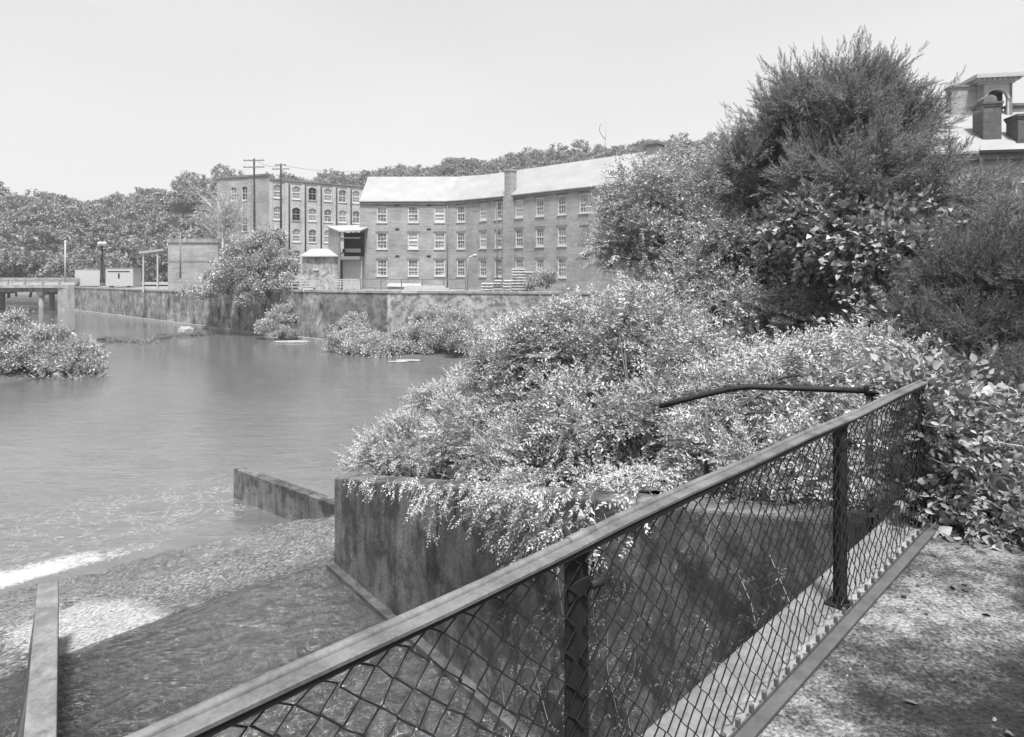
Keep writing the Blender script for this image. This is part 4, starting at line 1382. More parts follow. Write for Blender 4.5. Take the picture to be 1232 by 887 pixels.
wire('overhead_wire', [P(310, 194, 98), P(340, 199, 104), P(440, 206, 128)], 'overhead wire running from the dark utility pole over the tall mill to the right', .022)
wire('overhead_wire', [P(-60, 287, 118), P(78, 291, 110), P(217, 283, 88)], 'overhead wire crossing low in front of the wooded hill above the bridge', .022, .7)


# ------------------------------------------------------------------ things on the far yard
def make_pallet():
    e = empty('wooden_pallet', (0, 0, 0)); 
    d = MB()
    for k in range(6): d.box(-.62 + k * .212, -.62 + k * .212 + .19, -.52, .52, .15, .235)
    d.build('deck_boards', M['wood_pallet'], e)
    for y in (-.46, 0, .46):
        s = MB(); s.box(-.62, .62, y - .04, y + .04, .035, .148); s.build('stringer', M['bark'], e)  # dark bark tone paints shade into the gaps between the boards
    for x in (-.55, 0, .55):
        b = MB(); b.box(x - .07, x + .07, -.5, .5, 0, .033); b.build('bottom_board', M['wood_pallet'], e)
    return e


def copy_tree(o, parent=None):
    c = o.copy(); COL.objects.link(c); c.parent = parent
    for ch in o.children: copy_tree(ch, c)
    return c


rp = random.Random(8)
stacks = [(586, 338.5, 13.5, 'at the left end of the pallet pile'), (599, 334.5, 9, 'second from the left in the pallet pile'), (610, 334, 9, 'just left of the tallest stack'), (624, 320.5, 16, 'in the tallest stack of the pile'), (637, 326, 9, 'half hidden at the right of the pile')]
first = True
proto = make_pallet()
for si, (px, yt, wpx, where) in enumerate(stacks):
    Y = 63.2 + (si % 2) * 1.3; z0 = -1.12; top = CZ - (yt - HY) / F * Y; n = int((top - z0) / .285)
    for k in range(n):
        o = proto if first else copy_tree(proto)
        first = False
        o.location = ((px - CX) / F * Y + rp.uniform(-.06, .06), Y + rp.uniform(-.05, .05), z0 + k * .285)
        o.rotation_euler = (0, 0, rp.uniform(-.06, .06) + rp.choice((0, math.pi)))
        s_ = wpx / F * Y / 1.26; o.scale = (s_, 1, 1.18)
        tag(o, 'pale wooden pallet ' + where, 'pallet', 'pallets stacked ' + where)

# lumber baulks on the wall top
for k, (xa, xb, ya, th) in enumerate(((484, 546, 351, .3), (487, 541, 347.5, .25), (490, 536, 344.6, .2))):
    a, b = P(xa, ya, 62.2 + k * .35), P(xb, ya + .8, 61.0 + k * .35)
    m = MB(); m.bar(a, b, .35, th)
    tag(m.build('timber_beam', M['pale_wood'], bevel=.02), ['lowest of three pale timber beams lying on the wall top below the mill', 'middle pale timber beam of the pile on the wall top', 'topmost and shortest pale timber beam of the pile on the wall top'][k], 'beam')

# yard fence rails, boards and a white box on the wall top
def rail_fence(name, label, xa, xb, ytop, Y0, Y1, rails, mat, step=8, hpx=14):
    a, b = P(xa, ytop, Y0), P(xb, ytop, Y1)
    e = empty(name, (a[0], a[1], -1.1), label, 'fence')
    n = max(2, int((xb - xa) / step))
    for k in range(n + 1):
        p = a + (b - a) * k / n; q = MB(); q.box(p[0] - .05, p[0] + .05, p[1] - .05, p[1] + .05, -1.3, p[2]); q.build('post', M[mat], e)
    for r_ in rails:
        q = MB(); q.bar(a - [0, 0, r_], b - [0, 0, r_], .05, .1); q.build('rail', M[mat], e)


rail_fence('board_fence', 'weathered low rail fence on the wall top below the whitewashed annex', 331, 384, 337.5, 69.5, 66.5, (.05, .35, .7), 'pale_wood', 10)
rail_fence('pipe_fence', 'thin dark pipe fence along the yard edge in front of the long mill', 434, 560, 336, 66, 63.2, (.02, .9), 'wood', 22)
rail_fence('gate_fence', 'pale panelled gate fence on the wall top below the open shed', 403, 430, 336, 66, 65.6, (.04, .25, .5, .8), 'pale_wood', 6)
c0 = P(372, 348, 67.3)
m = MB(); m.box(c0[0] - .55, c0[0] + .55, c0[1] - .4, c0[1] + .4, -1.0, c0[2] + .25); m.box(c0[0] - .6, c0[0] + .6, c0[1] - .45, c0[1] + .45, c0[2] + .253, c0[2] + .33)
tag(m.build('storage_box', M['white_paint'], bevel=.03), 'small white lidded box standing on the wall top by the rail fence', 'box')
dh = MB(); c0 = P(400.5, 365, 64.6); 
dh.lathe([(.0, 0), (.28, 0), (.34, .06)], 10, (0, 0, 0))

# ------------------------------------------------------------------ stones in the river
def rock(rng, r, flat=.55):
    import bmesh
    bm = bmesh.new(); bmesh.ops.create_icosphere(bm, subdivisions=2, radius=1)
    from mathutils import noise as mn
    o = Vector(rng.uniform(-50, 50, 3).tolist())
    for v in bm.verts:
        k = 1 + .45 * mn.noise(v.co * 1.1 + o) + .15 * mn.noise(v.co * 3 + o)
        v.co = Vector((v.co.x * k * r, v.co.y * k * r * .8, v.co.z * k * r * flat))
    me = bpy.data.meshes.new('stone'); bm.to_mesh(me); bm.free()
    return me


rng = RS(21)
spots = [(128, 409), (133, 411.5), (140, 410), (147, 411), (152, 411.5), (163, 411.5), (186, 408), (194, 403.5), (196, 407.5), (201, 406), (206, 405), (212, 404.5), (218, 405), (232, 404), (238, 403), (246, 403.5), (252, 402)]
for i, (px, py) in enumerate(spots):
    p = G(px, py, WL); o = link_mesh('river_stone', rock(rng, rng.uniform(.4, .75)), M['stone'], None, Matrix.Translation(Vector(p.tolist())))
    tag(o, 'small dark stone in the broken line of stones across the far shallows', 'stone', 'line of stones in the shallows')
p = G(224, 403, WL); tag(link_mesh('boulder', rock(rng, .8, .9), M['pale_stone'], None, Matrix.Translation(Vector((p[0], p[1], WL + .3)))), 'pale rounded boulder at the end of the line of stones', 'boulder')
p = G(70, 455, WL); tag(link_mesh('boulder', rock(rng, .38, .8), M['pale_stone'], None, Matrix.Translation(Vector((p[0], p[1], WL + .1)))), 'small pale stone at the water edge of the shrubby island', 'boulder')
for i, (px, py, r, lab) in enumerate(((352, 412, 1.1, 'flat pale stone slab at the foot of the wall beside the small bush'), (393, 409.5, 1.2, 'long flat stone ledge below the rubble wall'), (492, 434.5, .7, 'flat pale stone at the water edge below the far bank bushes'), (478, 436, .45, 'small flat stone left of the pale stone at the far bank'))):
    p = G(px, py, WL); o = link_mesh('flat_stone', rock(rng, r, .14), M['pale_stone'], None, Matrix.Translation(Vector((p[0], p[1], WL + .05))) @ Matrix.Diagonal((1.6, .7, 1, 1)))
    tag(o, lab, 'stone')
# gravel bars
gb = MB()
def sandbar(pts, label, z=.05):
    m = MB(); c = np.mean([G(x, y, WL) for x, y in pts], axis=0)
    ring = [G(x, y, WL) for x, y in pts]; n = len(ring)
    vs = [tuple(p - [0, 0, .3]) for p in ring] + [tuple(c + (p - c) * .8 + [0, 0, z]) for p in ring] + [tuple(c + [0, 0, z + .04])]
    m.add(vs, [(i, (i + 1) % n, n + (i + 1) % n, n + i) for i in range(n)] + [(n + i, n + (i + 1) % n, 2 * n) for i in range(n)], True)
    o = m.build('gravel_bar', M['yard']); tag(o, kind='structure')
#sandbar([(120, 412), (150, 409), (185, 407), (235, 405), (228, 409), (215, 412), (180, 415), (140, 417)], '')
# ------------------------------------------------------------------ vegetation
def ell(px, py, Y, rx, rz, ry=None):
    """ellipsoid centred at a photo position; rx, rz in photo pixels, ry in metres"""
    c = P(px, py, Y); k = Y / F
    return (c, (rx * k, ry if ry else rx * k, rz * k))


# S1: small leaved shrub on the end of the wing wall
rng = RS(31)
es = [ell(505, 540, 12.4, 64, 34, 1.0), ell(575, 525, 11.6, 70, 48, 1.1), ell(458, 556, 12.6, 32, 16, .6), ell(640, 545, 10.6, 70, 55, 1.0), ell(552, 482, 13.2, 48, 28, .9), ell(610, 590, 10.0, 40, 30, .5), ell(690, 555, 9.6, 70, 48, .9)]
p_, d_, c_ = crown(rng, es, 170, .28, 62, .35, -.5, (.5, 1.02))
t = MB()
for k in range(7):
    b = K + U2 * rng.uniform(.6, 4.0) + N2 * rng.uniform(.6, 1.6)
    h = np.array([b[0], b[1], float(wt((b - K) @ U2)) + .35]); limbs(t, rng, (b[0], b[1], float(wt((b - K) @ U2)) - .2), c_[rng.integers(0, len(c_), 5)], .014, h)
plant('bank_shrub', 'shrub', 'small leaved spreading shrub hanging over the corner of the wing wall', (-1.6, 12.2, -2.4), T_FINE, p_, d_, rng.uniform(.7, 1.2, len(p_)), rng, M['leaf_shrub'], t, 'stems')

# hanging sprays over the wall face
rng = RS(32)
pp, dd = [], []
tb = MB()
for (s, w_, L, n) in ((1.9, .5, .22, 30), (3.3, .08, .5, 22), (3.75, .1, .75, 40), (4.2, .15, .4, 26), (4.9, .25, .55, 90), (5.3, .2, .8, 130), (5.7, .25, 1.0, 190), (6.1, .16, .7, 80), (6.75, .07, .85, 36), (7.3, .08, .5, 20)):
    for k in range(n):
        ss = s + rng.normal(0, w_); f_ = rng.random() ** 1.2; z = wt(ss) + .1 - L * f_
        q = K + U2 * ss - N2 * (.08 + .28 * rng.random() * (1 - f_ * .6))
        pp.append((q[0], q[1], z)); dd.append((-N2[0] * .6 + rng.normal(0, .4), -N2[1] * .6 + rng.normal(0, .4), rng.uniform(-1.1, .1)))
    q = K + U2 * s - N2 * .1; tb.tube([(q[0] + .1, q[1] + .1, wt(s) + .2), (q[0], q[1], wt(s)), (q[0] - .02, q[1], wt(s) - L)], .008, 5)
plant('hanging_vine', 'vine', 'sprays of vine hanging down the shaded face of the wing wall', (*K, -2.4), T_SHRUB, pp, dd, rng.uniform(.5, .95, len(pp)), rng, M['leaf_shrub'], tb, 'stems')
# creeper scraps on the lower face behind the fence
rng = RS(33)
pp, dd = [], []; tb = MB()
for k in range(90):
    s = rng.uniform(5.0, 9.2); z = rng.uniform(-3.8, float(wt(s)) - .2)
    L = rng.uniform(.3, 1.0); az = rng.normal(-1.4, .5)
    a = np.array([s, z]); b = a + L * np.array([math.cos(az), math.sin(az)]); m_ = (a + b) / 2 + rng.normal(0, .06, 2)
    tp = []
    for q2 in (a, m_, b):
        q = K + U2 * min(q2[0], 9.3) - N2 * .03; tp.append((q[0], q[1], max(q2[1], -3.9)))
    if k % 4 == 0: tb.tube(tp, .0025, 4, cap=False)
    for j in range(int(rng.uniform(4, 16))):
        f_ = rng.random(); q2 = a + (b - a) * f_ + rng.normal(0, .1, 2); q = K + U2 * np.clip(q2[0], 4.5, 9.3) - N2 * (.04 + .06 * rng.random())
        pp.append((q[0], q[1], max(q2[1], -3.9))); dd.append((-N2[0] * .5 + rng.normal(0, .6), -N2[1] * .5 + rng.normal(0, .6), rng.uniform(-.9, .4)))
e = plant('wall_creeper', 'vine', 'thin dead and green creeper strands clinging to the wing wall behind the wire mesh', (*(K + U2 * 7), -2), T_SHRUB, pp, dd, rng.uniform(.3, .65, len(pp)), rng, M['ivy_dark'])
tb.build('stems', M['twig'], e)

# S2: large arching vine covered shrub in the centre
rng = RS(34)
es = [ell(748, 422, 11.2, 82, 72, 1.3), ell(678, 425, 12.0, 70, 60, 1.2), ell(810, 470, 10, 62, 72, 1.1), ell(622, 446, 12.8, 48, 52, 1.0), ell(720, 505, 9.8, 80, 52, 1.1), ell(800, 520, 9.0, 50, 52, .8), ell(850, 480, 9.4, 50, 62, .9), ell(640, 490, 12, 60, 44, 1.1)]
p_, d_, c_ = crown(rng, es, 260, .3, 50, .2, -.45, (.55, 1.02))
t = MB(); 
for bx, by in ((1.75, 8.3), (1.5, 9.6), (.4, 11)):
    limbs(t, rng, (bx, by, -1.5), c_[rng.integers(0, len(c_), 8)], .032 if by != 8.3 else .05, (bx - .1, by + .7, -.3))
plant('vine_shrub', 'shrub', 'large bright vine covered shrub arching over the wall in the middle of the picture', (1.0, 9.5, -1.7), T_SHRUB + T_LANCE[:4], p_, d_, rng.uniform(.85, 1.35, len(p_)), rng, M['leaf_shrub'], t)

# low leaves on the soil behind the wall top
rng = RS(44)
n = 2600; s_ = rng.uniform(3.2, 9.3, n); d2 = rng.uniform(.25, 2.4, n) ** 1.0
q = K + s_[:, None] * U2 + d2[:, None] * N2
z = wt(s_) - .12 + rng.uniform(0, .16, n)
keep = ((q - FP[0]) @ FN > .35) & (np.sin(s_ * 3.1) + rng.normal(0, .6, n) + d2 > .1)
q, z = q[keep], z[keep]
V, Q = scatter(T_SHRUB, np.column_stack([q, z]), np.column_stack([rng.normal(0, 1, (len(q), 2)), rng.uniform(.1, .9, len(q))]), rng.uniform(.35, .8, len(q)), rng)
tag(link_mesh('ground_cover', np_mesh('ground_cover', V, Q), M['leaf_shrub']), 'low creeping leaves covering the soil behind the sloping wall top', 'ground cover', kind='stuff')

# S3: tangle of vines between the fence and the trees
rng = RS(35)
es = [ell(900, 500, 7.6, 75, 60, .9), ell(975, 480, 7.2, 75, 55, 1.0), ell(1050, 470, 6.6, 62, 60, .9), ell(930, 560, 6.4, 80, 42, .7), ell(1010, 550, 5.9, 80, 50, .7), ell(860, 560, 7.0, 50, 36, .6), ell(1085, 540, 5.5, 48, 58, .6), ell(1000, 440, 8.2, 70, 25, .8), ell(1075, 445, 7.4, 50, 30, .7)]
p_, d_, c_ = crown(rng, es, 230, .22, 42, .35, -.6, (.5, 1.02))
t = MB()
for bx, by in ((2.4, 6.6), (3.2, 6.2), (3.3, 5.6), (2.0, 6.6)): limbs(t, rng, (bx, by, -.6), c_[rng.integers(0, len(c_), 9)], .025, (bx, by, .1))
plant('vine_tangle', 'shrub', 'bright tangle of vines filling the gap between the fence rail and the dark trees', (2.8, 6.2, -.5), T_SHRUB[:4] + T_LANCE[4:], p_, d_, rng.uniform(.5, .95, len(p_)), rng, M['leaf_shrub'], t, 'stems')

# S4: large leaved vine over the end of the fence
rng = RS(36)
es = [ell(1135, 480, 4.15, 28, 45, .3), ell(1150, 540, 4.2, 45, 55, .4), ell(1180, 530, 4.5, 45, 50, .4), ell(1155, 600, 4.0, 50, 45, .35), ell(1210, 560, 4.7, 40, 45, .4), ell(1125, 450, 4.2, 12, 16, .15), ell(1155, 650, 3.85, 40, 14, .3), ell(1120, 590, 4.0, 22, 60, .25), ell(1108, 500, 3.95, 12, 40, .12), ell(1100, 610, 3.9, 10, 30, .1)]
p_, d_, c_ = crown(rng, es, 125, .14, 20, .15, -.8, (.4, 1.08))
t = MB()
for k in range(22):
    c = c_[rng.integers(0, len(c_))]; q = c + rng.normal(0, .16, 3) - [0, .1, .1]; m_ = (c + q) / 2 + rng.normal(0, .08, 3)
    t.tube([c, m_, q], .0035, 5)
t.tube([(2.75, 4.15, -.05), (2.72, 4.1, .4), (2.6, 4.0, .8)], .02, 6)
e = plant('broad_leaf_vine', 'vine', 'large leaved vine sprawling over the far end of the chain link fence', (2.7, 4.2, 0), T_VINE[:5] + T_SHRUB[:3] + T_OVAL[:3], p_, d_, rng.uniform(.4, .9, len(p_)), rng, M['leaf_vine'])
t.build('stems', M['twig'], e)

# T1: broadleaf tree
rng = RS(37)
es = [ell(785, 250, 18, 50, 50, 1.8), ell(850, 235, 18.5, 68, 40, 2.0), ell(765, 305, 17.5, 38, 42, 1.6), ell(880, 310, 17, 70, 52, 1.8), ell(940, 350, 16, 55, 38, 1.5), ell(870, 380, 15.5, 55, 38, 1.4), ell(925, 270, 18, 48, 44, 1.7), ell(815, 355, 16.5, 45, 36, 1.4), ell(745, 275, 18.4, 18, 30, .8), ell(965, 392, 15.5, 55, 36, 1.2), ell(1010, 400, 15, 50, 40, 1.2)]
p_, d_, c_ = crown(rng, es, 230, .55, 66, .15, -.5, (.6, 1.04))
t = MB(); limbs(t, rng, (5.6, 17.6, -2), c_[::2], .22, (5.4, 17.8, 2.0))
plant('broadleaf_tree', 'tree', 'rounded broadleaf tree with pale leaf sprays covering the right end of the long mill', (5.6, 17.6, -2), T_LANCE + T_OVAL[:3], p_, d_, rng.uniform(.8, 1.4, len(p_)), rng, M['leaf_tree'], t, 'trunk', 'crown')

# vine with broad leaves climbing the lower cedar
rng = RS(38)
es = [ell(1040, 290, 13.4, 75, 45, .7), ell(1080, 340, 13, 60, 60, .7), ell(990, 270, 13.8, 50, 32, .6), ell(1060, 400, 12.6, 50, 35, .6), ell(1110, 300, 13.3, 34, 40, .5)]
p_, d_, c_ = crown(rng, es, 90, .38, 22, .0, -.8, (.5, 1.05))
plant('climbing_vine', 'vine', 'broad leaved vine climbing the lower half of the tall cedar', (8.0, 13.6, -1.5), T_BIG, p_, d_, rng.uniform(.8, 1.3, len(p_)), rng, M['leaf_vine'])

# T2: tall feathery cedar, and the softer one right of it
def cedar(seed, name, label, base, es, nc, L, per, size, tm, mat, hub, up=.9, outw=.8, droop=0.):
    rng = RS(seed)
    cm, nm = shell_points(rng, es, nc)
    c_, n_ = [], []
    for c0, n0 in zip(cm, nm):                                # branch masses, each a burst of plumes with gaps between
        o = rdir(rng, 12, -.7); c_.append(c0 + o * L * rng.uniform(.15, .38, (12, 1))); n_.append(o * .75 + n0 * .6)
    c_, n_ = np.concatenate(c_), np.concatenate(n_)
    p_, d_, s_ = plumes(rng, c_, n_, L, up, outw, per, size, .3, droop)
    t = MB(); limbs(t, rng, base, c_[::4], .22, hub)
    plant(name, 'tree', label, base, tm, p_, d_, s_, rng, mat, t, 'trunk', 'crown')


es = [ell(1022, 142, 15.2, 58, 44, 1.5), ell(955, 168, 15.4, 64, 44, 1.5), ell(1066, 172, 15.2, 38, 40, 1.4), ell(910, 212, 15.6, 44, 34, 1.3), ell(1015, 220, 14.6, 80, 58, 1.7), ell(1098, 235, 14.8, 44, 44, 1.4), ell(1045, 320, 14.6, 80, 80, 1.4), ell(985, 300, 15, 55, 60, 1.2), ell(1030, 124, 15.2, 24, 22, .6), ell(1038, 112, 15.2, 6, 12, .3), ell(978, 122, 15.3, 34, 28, .8), ell(1062, 128, 15.2, 26, 24, .8), ell(940, 155, 15.3, 14, 14, .4), ell(1092, 150, 15.2, 8, 14, .3), ell(900, 190, 15.6, 14, 10, .4)]
cedar(39, 'cedar_tree', 'tall dark feathery cedar standing highest against the sky', (8.4, 15.3, -1.6), es, 64, 1.2, 15, .85, T_CEDAR, M['leaf_cedar'], (8.2, 15.3, 4.2), .4, .9)
es = [ell(1185, 250, 17, 50, 34, 1.4), ell(1240, 250, 17.4, 50, 34, 1.5), ell(1145, 262, 16.4, 32, 45, 1.1), ell(1210, 300, 16.4, 65, 42, 1.5)]
cedar(40, 'cedar_tree', 'softer lower cedar spreading in front of the belfry building', (12.6, 17, -1.6), es, 26, 1.0, 14, .75, T_CEDAR, M['leaf_cedar'], (12.5, 17, 2.4), .35, .9)
# T3: juniper with layered sprays at the right edge
es = [ell(1215, 320, 7.6, 62, 40, .9), ell(1165, 355, 7.2, 62, 34, .8), ell(1250, 360, 7, 80, 70, .9), ell(1130, 395, 6.9, 40, 22, .5), ell(1200, 430, 6.6, 75, 50, .8), ell(1170, 400, 7.0, 50, 36, .6)]
cedar(41, 'juniper', 'dark juniper with layered drooping sprays at the right edge above the fence end', (5.6, 7.2, -.4), es, 52, .6, 18, .9, T_JUN, M['leaf_juniper'], (5.4, 7.2, .9), .1, 1., .15)
es = [ell(1220, 485, 5.9, 70, 50, .6), ell(1260, 540, 5.4, 60, 60, .6), ell(1215, 530, 5.6, 40, 50, .4)]
cedar(42, 'juniper', 'low shaded juniper behind the broad leaved vine at the right edge', (4.9, 6.2, -.1), es, 22, .5, 17, .85, T_JUN, M['leaf_juniper'], (4.8, 6.0, .3), .1, 1., .15)

# ---- far bank bushes
def bush(name, label, es, nc, cr, per, scale, seed, mat='leaf_bank', tm=None, cat_='bush', group=None, base=None, trunk=True):
    rng = RS(seed); p_, d_, c_ = crown(rng, es, nc, cr, per, .4, -.5, (.6, 1.03))
    b = base if base is not None else np.array([es[0][0][0], es[0][0][1], es[0][0][2] - es[0][1][2]])
    t = None
    if trunk:
        t = MB(); limbs(t, rng, b, c_[::4], .09, es[0][0])
    return plant(name, cat_, label, b, tm or T_BUSH, p_, d_, rng.uniform(scale[0], scale[1], len(p_)), rng, M[mat], t, 'stems')


bush('bank_tree', 'bushy leafy tree growing over the retaining wall below the tall mill', [ell(310, 308, 72, 36, 24, 2.6), ell(290, 328, 71, 32, 20, 2.2), ell(332, 322, 71, 24, 20, 2.0), ell(265, 338, 72, 20, 12, 1.5), ell(318, 290, 73, 20, 11, 1.6), ell(285, 345, 70.6, 30, 14, 1.2), ell(318, 343, 69.8, 30, 13, 1.2), ell(300, 358, 69.6, 16, 10, .8), ell(345, 340, 69.5, 18, 10, 1.)], 120, .7, 40, (.6, 1.1), 51, 'leaf_tree', cat_='tree', base=np.array([-28, 73, -1.3]))
bush('water_bush', 'pale leafy bush at the foot of the wall beside the flat stone slab', [ell(332, 392, 67.8, 22, 17, 1.2), ell(342, 402, 67, 16, 10, 1), ell(345, 378, 68, 12, 10, .9)], 45, .42, 30, (.4, .75), 52)
for i, (px, py, Y, rx, rz, lab) in enumerate(((418, 413, 57.5, 24, 15, 'leftmost low bush in the row along the foot of the whitewashed wall'), (447, 416, 56, 22, 18, 'darker rounded bush second from the left below the whitewashed wall'), (480, 414, 56.5, 24, 16, 'tall pale bush in front of the whitewashed wall'), (512, 412, 55.5, 25, 22, 'broad pale bush right of the tall one below the whitewashed wall'), (545, 405, 54, 28, 30, 'last bush of the far bank row, touching the big centre shrub'), (425, 394, 61.5, 18, 14, 'pale bush clinging to the rubble wall just left of the whitewash'), (520, 384, 58.2, 20, 9, 'pale creeping bush climbing the whitewashed wall'))):
    bush('bank_bush', lab, [ell(px, py, Y, rx, rz, 1.3), ell(px + 9, py + 6, Y - 1, rx * .7, rz * .6, 1.)], 40, .62, 26, (.35, .75), 60 + i, group='bushes along the foot of the far wall')
bush('wall_bush', 'dark creeper bush hanging over the retaining wall top left of the bank tree', [ell(242, 352, 77, 22, 9, 1), ell(258, 345, 75, 15, 12, 1)], 24, .5, 24, (.6, 1.), 71, 'leaf_tree')
bush('yard_bush', 'small pale bush beside the pallet stacks', [ell(657, 336, 63, 16, 12, 1), ell(645, 341, 62.5, 12, 9, .8)], 22, .4, 24, (.5, .8), 72)
# island
bush('island_shrub', 'tall leafy island shrub at the left edge below the bridge', [ell(2, 405, 47, 34, 24, 2), ell(-20, 420, 45, 45, 30, 2)], 75, .6, 46, (.4, .8), 73, 'leaf_tree')
bush('island_shrub', 'middle island shrub with darker hollows', [ell(48, 420, 46.5, 34, 24, 1.8), ell(28, 432, 45, 30, 22, 1.5)], 75, .55, 46, (.4, .8), 74, 'leaf_tree')
bush('island_shrub', 'low right hand island shrub reaching over the water', [ell(88, 430, 46, 28, 18, 1.4), ell(108, 438, 45.5, 14, 10, .8), ell(70, 440, 44.6, 26, 12, 1)], 70, .5, 46, (.35, .75), 75, 'leaf_tree')
isl = [G(x, y, WL) for x, y in ((-90, 470), (20, 459), (70, 451), (118, 446), (112, 440), (60, 425), (-60, 415))]
m = MB(); c = np.mean(isl, axis=0); n = len(isl)
m.add([tuple(p - [0, 0, .4]) for p in isl] + [tuple(c + (p - c) * .75 + [0, 0, .35]) for p in isl] + [tuple(c + [0, 0, .5])], [(i, (i + 1) % n, n + (i + 1) % n, n + i) for i in range(n)] + [(n + i, n + (i + 1) % n, 2 * n) for i in range(n)], True)
tag(m.build('island_ground', M['soil']), kind='structure')
# grass and weeds as ground cover
rng = RS(80)
pp = []
for k in range(420):
    x = rng.uniform(125, 200); pp.append(G(x, rng.uniform(409, 414), WL + .05) if k < 30 else (G(rng.uniform(-40, 122), rng.uniform(443, 456), WL + .1) if k < 170 else P(rng.uniform(96, 330), 349, 1) * 0 + np.array([0, 0, -99])))
for k in range(900):
    i = rng.integers(0, 6); t_ = rng.random(); q = BW[i] * (1 - t_) + BW[i + 1] * t_; pp.append(np.array([q[0] + rng.uniform(.2, 1.4), q[1] + rng.uniform(.6, 2.2), BT[i] * (1 - t_) + BT[i + 1] * t_ - .15]))
pp = np.array(pp); pp = pp[pp[:, 2] > -50]
V, Q = scatter(T_BLADE, pp, np.tile([0, 0, 1.], (len(pp), 1)), rng.uniform(.5, 1.1, len(pp)), rng, up=(1, 0, 0), roll=3)
V2 = V
tag(link_mesh('tall_grass', np_mesh('tall_grass', V2, Q), M['grass']), 'tall weeds and grass along the far wall top and on the island', 'grass', kind='stuff')

# bare tree left of the tall mill
rng = RS(83)
b = P(268, 335, 86); e = empty('bare_tree', b, 'sparse pale branched tree standing left of the tall mill corner', 'tree')
t = MB(); tops = []
top = P(268, 268, 86); t.tube([b, (b + top) / 2, top], [.22, .18, .12], 7)
for k in range(18):
    s = top - (top - b) * rng.uniform(0, .45); en = P(rng.uniform(243, 296), rng.uniform(222, 275), 86 + rng.normal(0, 1.5)); m_ = (s + en) / 2 + rng.normal(0, .4, 3)
    t.tube([s, m_, en], [.09, .06, .02], 5); tops.append(en); tops.append(m_ + rng.normal(0, .3, 3))
    for j in range(3):
        q = m_ + (en - m_) * rng.random() + rng.normal(0, .9, 3); t.tube([m_, q], [.04, .012], 4); tops.append(q)
t.build('trunk', M['twig'], e)
tops = np.array(tops); pp = np.repeat(tops, 12, 0) + rng.normal(0, .7, (len(tops) * 12, 3))
V, Q = scatter(T_BUSH, pp, rdir(rng, len(pp)), rng.uniform(.3, .6, len(pp)), rng)
link_mesh('crown', np_mesh('crown', V, Q), M['leaf_bank'], e)

# ---- wooded hills: trees one can count, four kinds copied
def make_hill_tree(seed, H, W, kind):
    rng = RS(seed)
    if kind == 'round':
        es = [((0, 0, H * .62), (W * .42, W * .42, H * .33))] + [((rng.normal(0, W * .24), rng.normal(0, W * .24), H * rng.uniform(.42, .8)), (W * .26, W * .26, H * .18)) for _ in range(6)]
    else:
        es = [((0, 0, H * f), (W * .5 * (1.05 - f), W * .5 * (1.05 - f), H * .14)) for f in (.3, .45, .6, .75, .9)]
    p_, d_, c_ = crown(rng, es, 60, W * .09, 13, .4, -.6, (.75, 1.05))
    V, Q = scatter(T_CARD, p_, d_, rng.uniform(.8, 1.5, len(p_)) * W / 10, rng)
    root = empty('hill_tree', (0, 0, 0))
    link_mesh('crown', np_mesh('crown', V, Q), M['leaf_far'], root)
    t = MB(); limbs(t, rng, (0, 0, -1), c_[::6], .3, (0, 0, H * .6)); t.build('trunk', M['bark'], root)
    return root


protos = [make_hill_tree(90 + i, h, w_, k) for i, (h, w_, k) in enumerate(((12, 10, 'round'), (10.5, 10, 'round'), (14, 10, 'round'), (11, 11, 'round'), (13, 7, 'cone')))]
used = set()
rng = RS(99)
spots = []
for x in range(-80, 262, 17): spots.append((x + rng.uniform(-6, 6), rng.uniform(142, 156), 'front'))
for row, (Y, step) in enumerate(((172, 17), (192, 17), (214, 17), (238, 16))):
    for x in range(-70, 345, step): spots.append((x + rng.uniform(-6, 6), Y + rng.uniform(-7, 7), 'left'))
for Y, step in ((262, 13), (290, 13), (326, 12)):
    for x in range(395 if Y > 270 else 230, 900, step): spots.append((x + rng.uniform(-5, 5), Y + rng.uniform(-8, 8), 'ridge'))
lab = {'front': ('leafy tree in the front row at the foot of the wooded hill behind the bridge', 'trees at the foot of the wooded hill'),
       'left': ('leafy tree in the wood covering the hill behind the bridge and the outbuilding', 'trees covering the left hill'),
       'ridge': ('distant leafy tree on the wooded ridge above the mill roofs', 'trees on the ridge behind the mills')}
for i, (x, Y, kd) in enumerate(spots[:296]):
    k = int(rng.choice(5, p=[.27, .25, .2, .24, .04]))
    o = protos[k] if k not in used else copy_tree(protos[k])
    used.add(k)
    z = hill_z(x, Y); o.location = ((x - CX) / F * Y, Y, z - (2.6 if kd == 'front' else .9))
    s = rng.uniform(.65, 1.05); o.scale = (s, s, s * rng.uniform(.85, 1.1)); o.rotation_euler = (0, 0, rng.uniform(0, 6.28))
    tag(o, lab[kd][0], 'tree', lab[kd][1])
for k in range(5):
    if k not in used:
        for ch in list(protos[k].children): bpy.data.objects.remove(ch)
        bpy.data.objects.remove(protos[k])

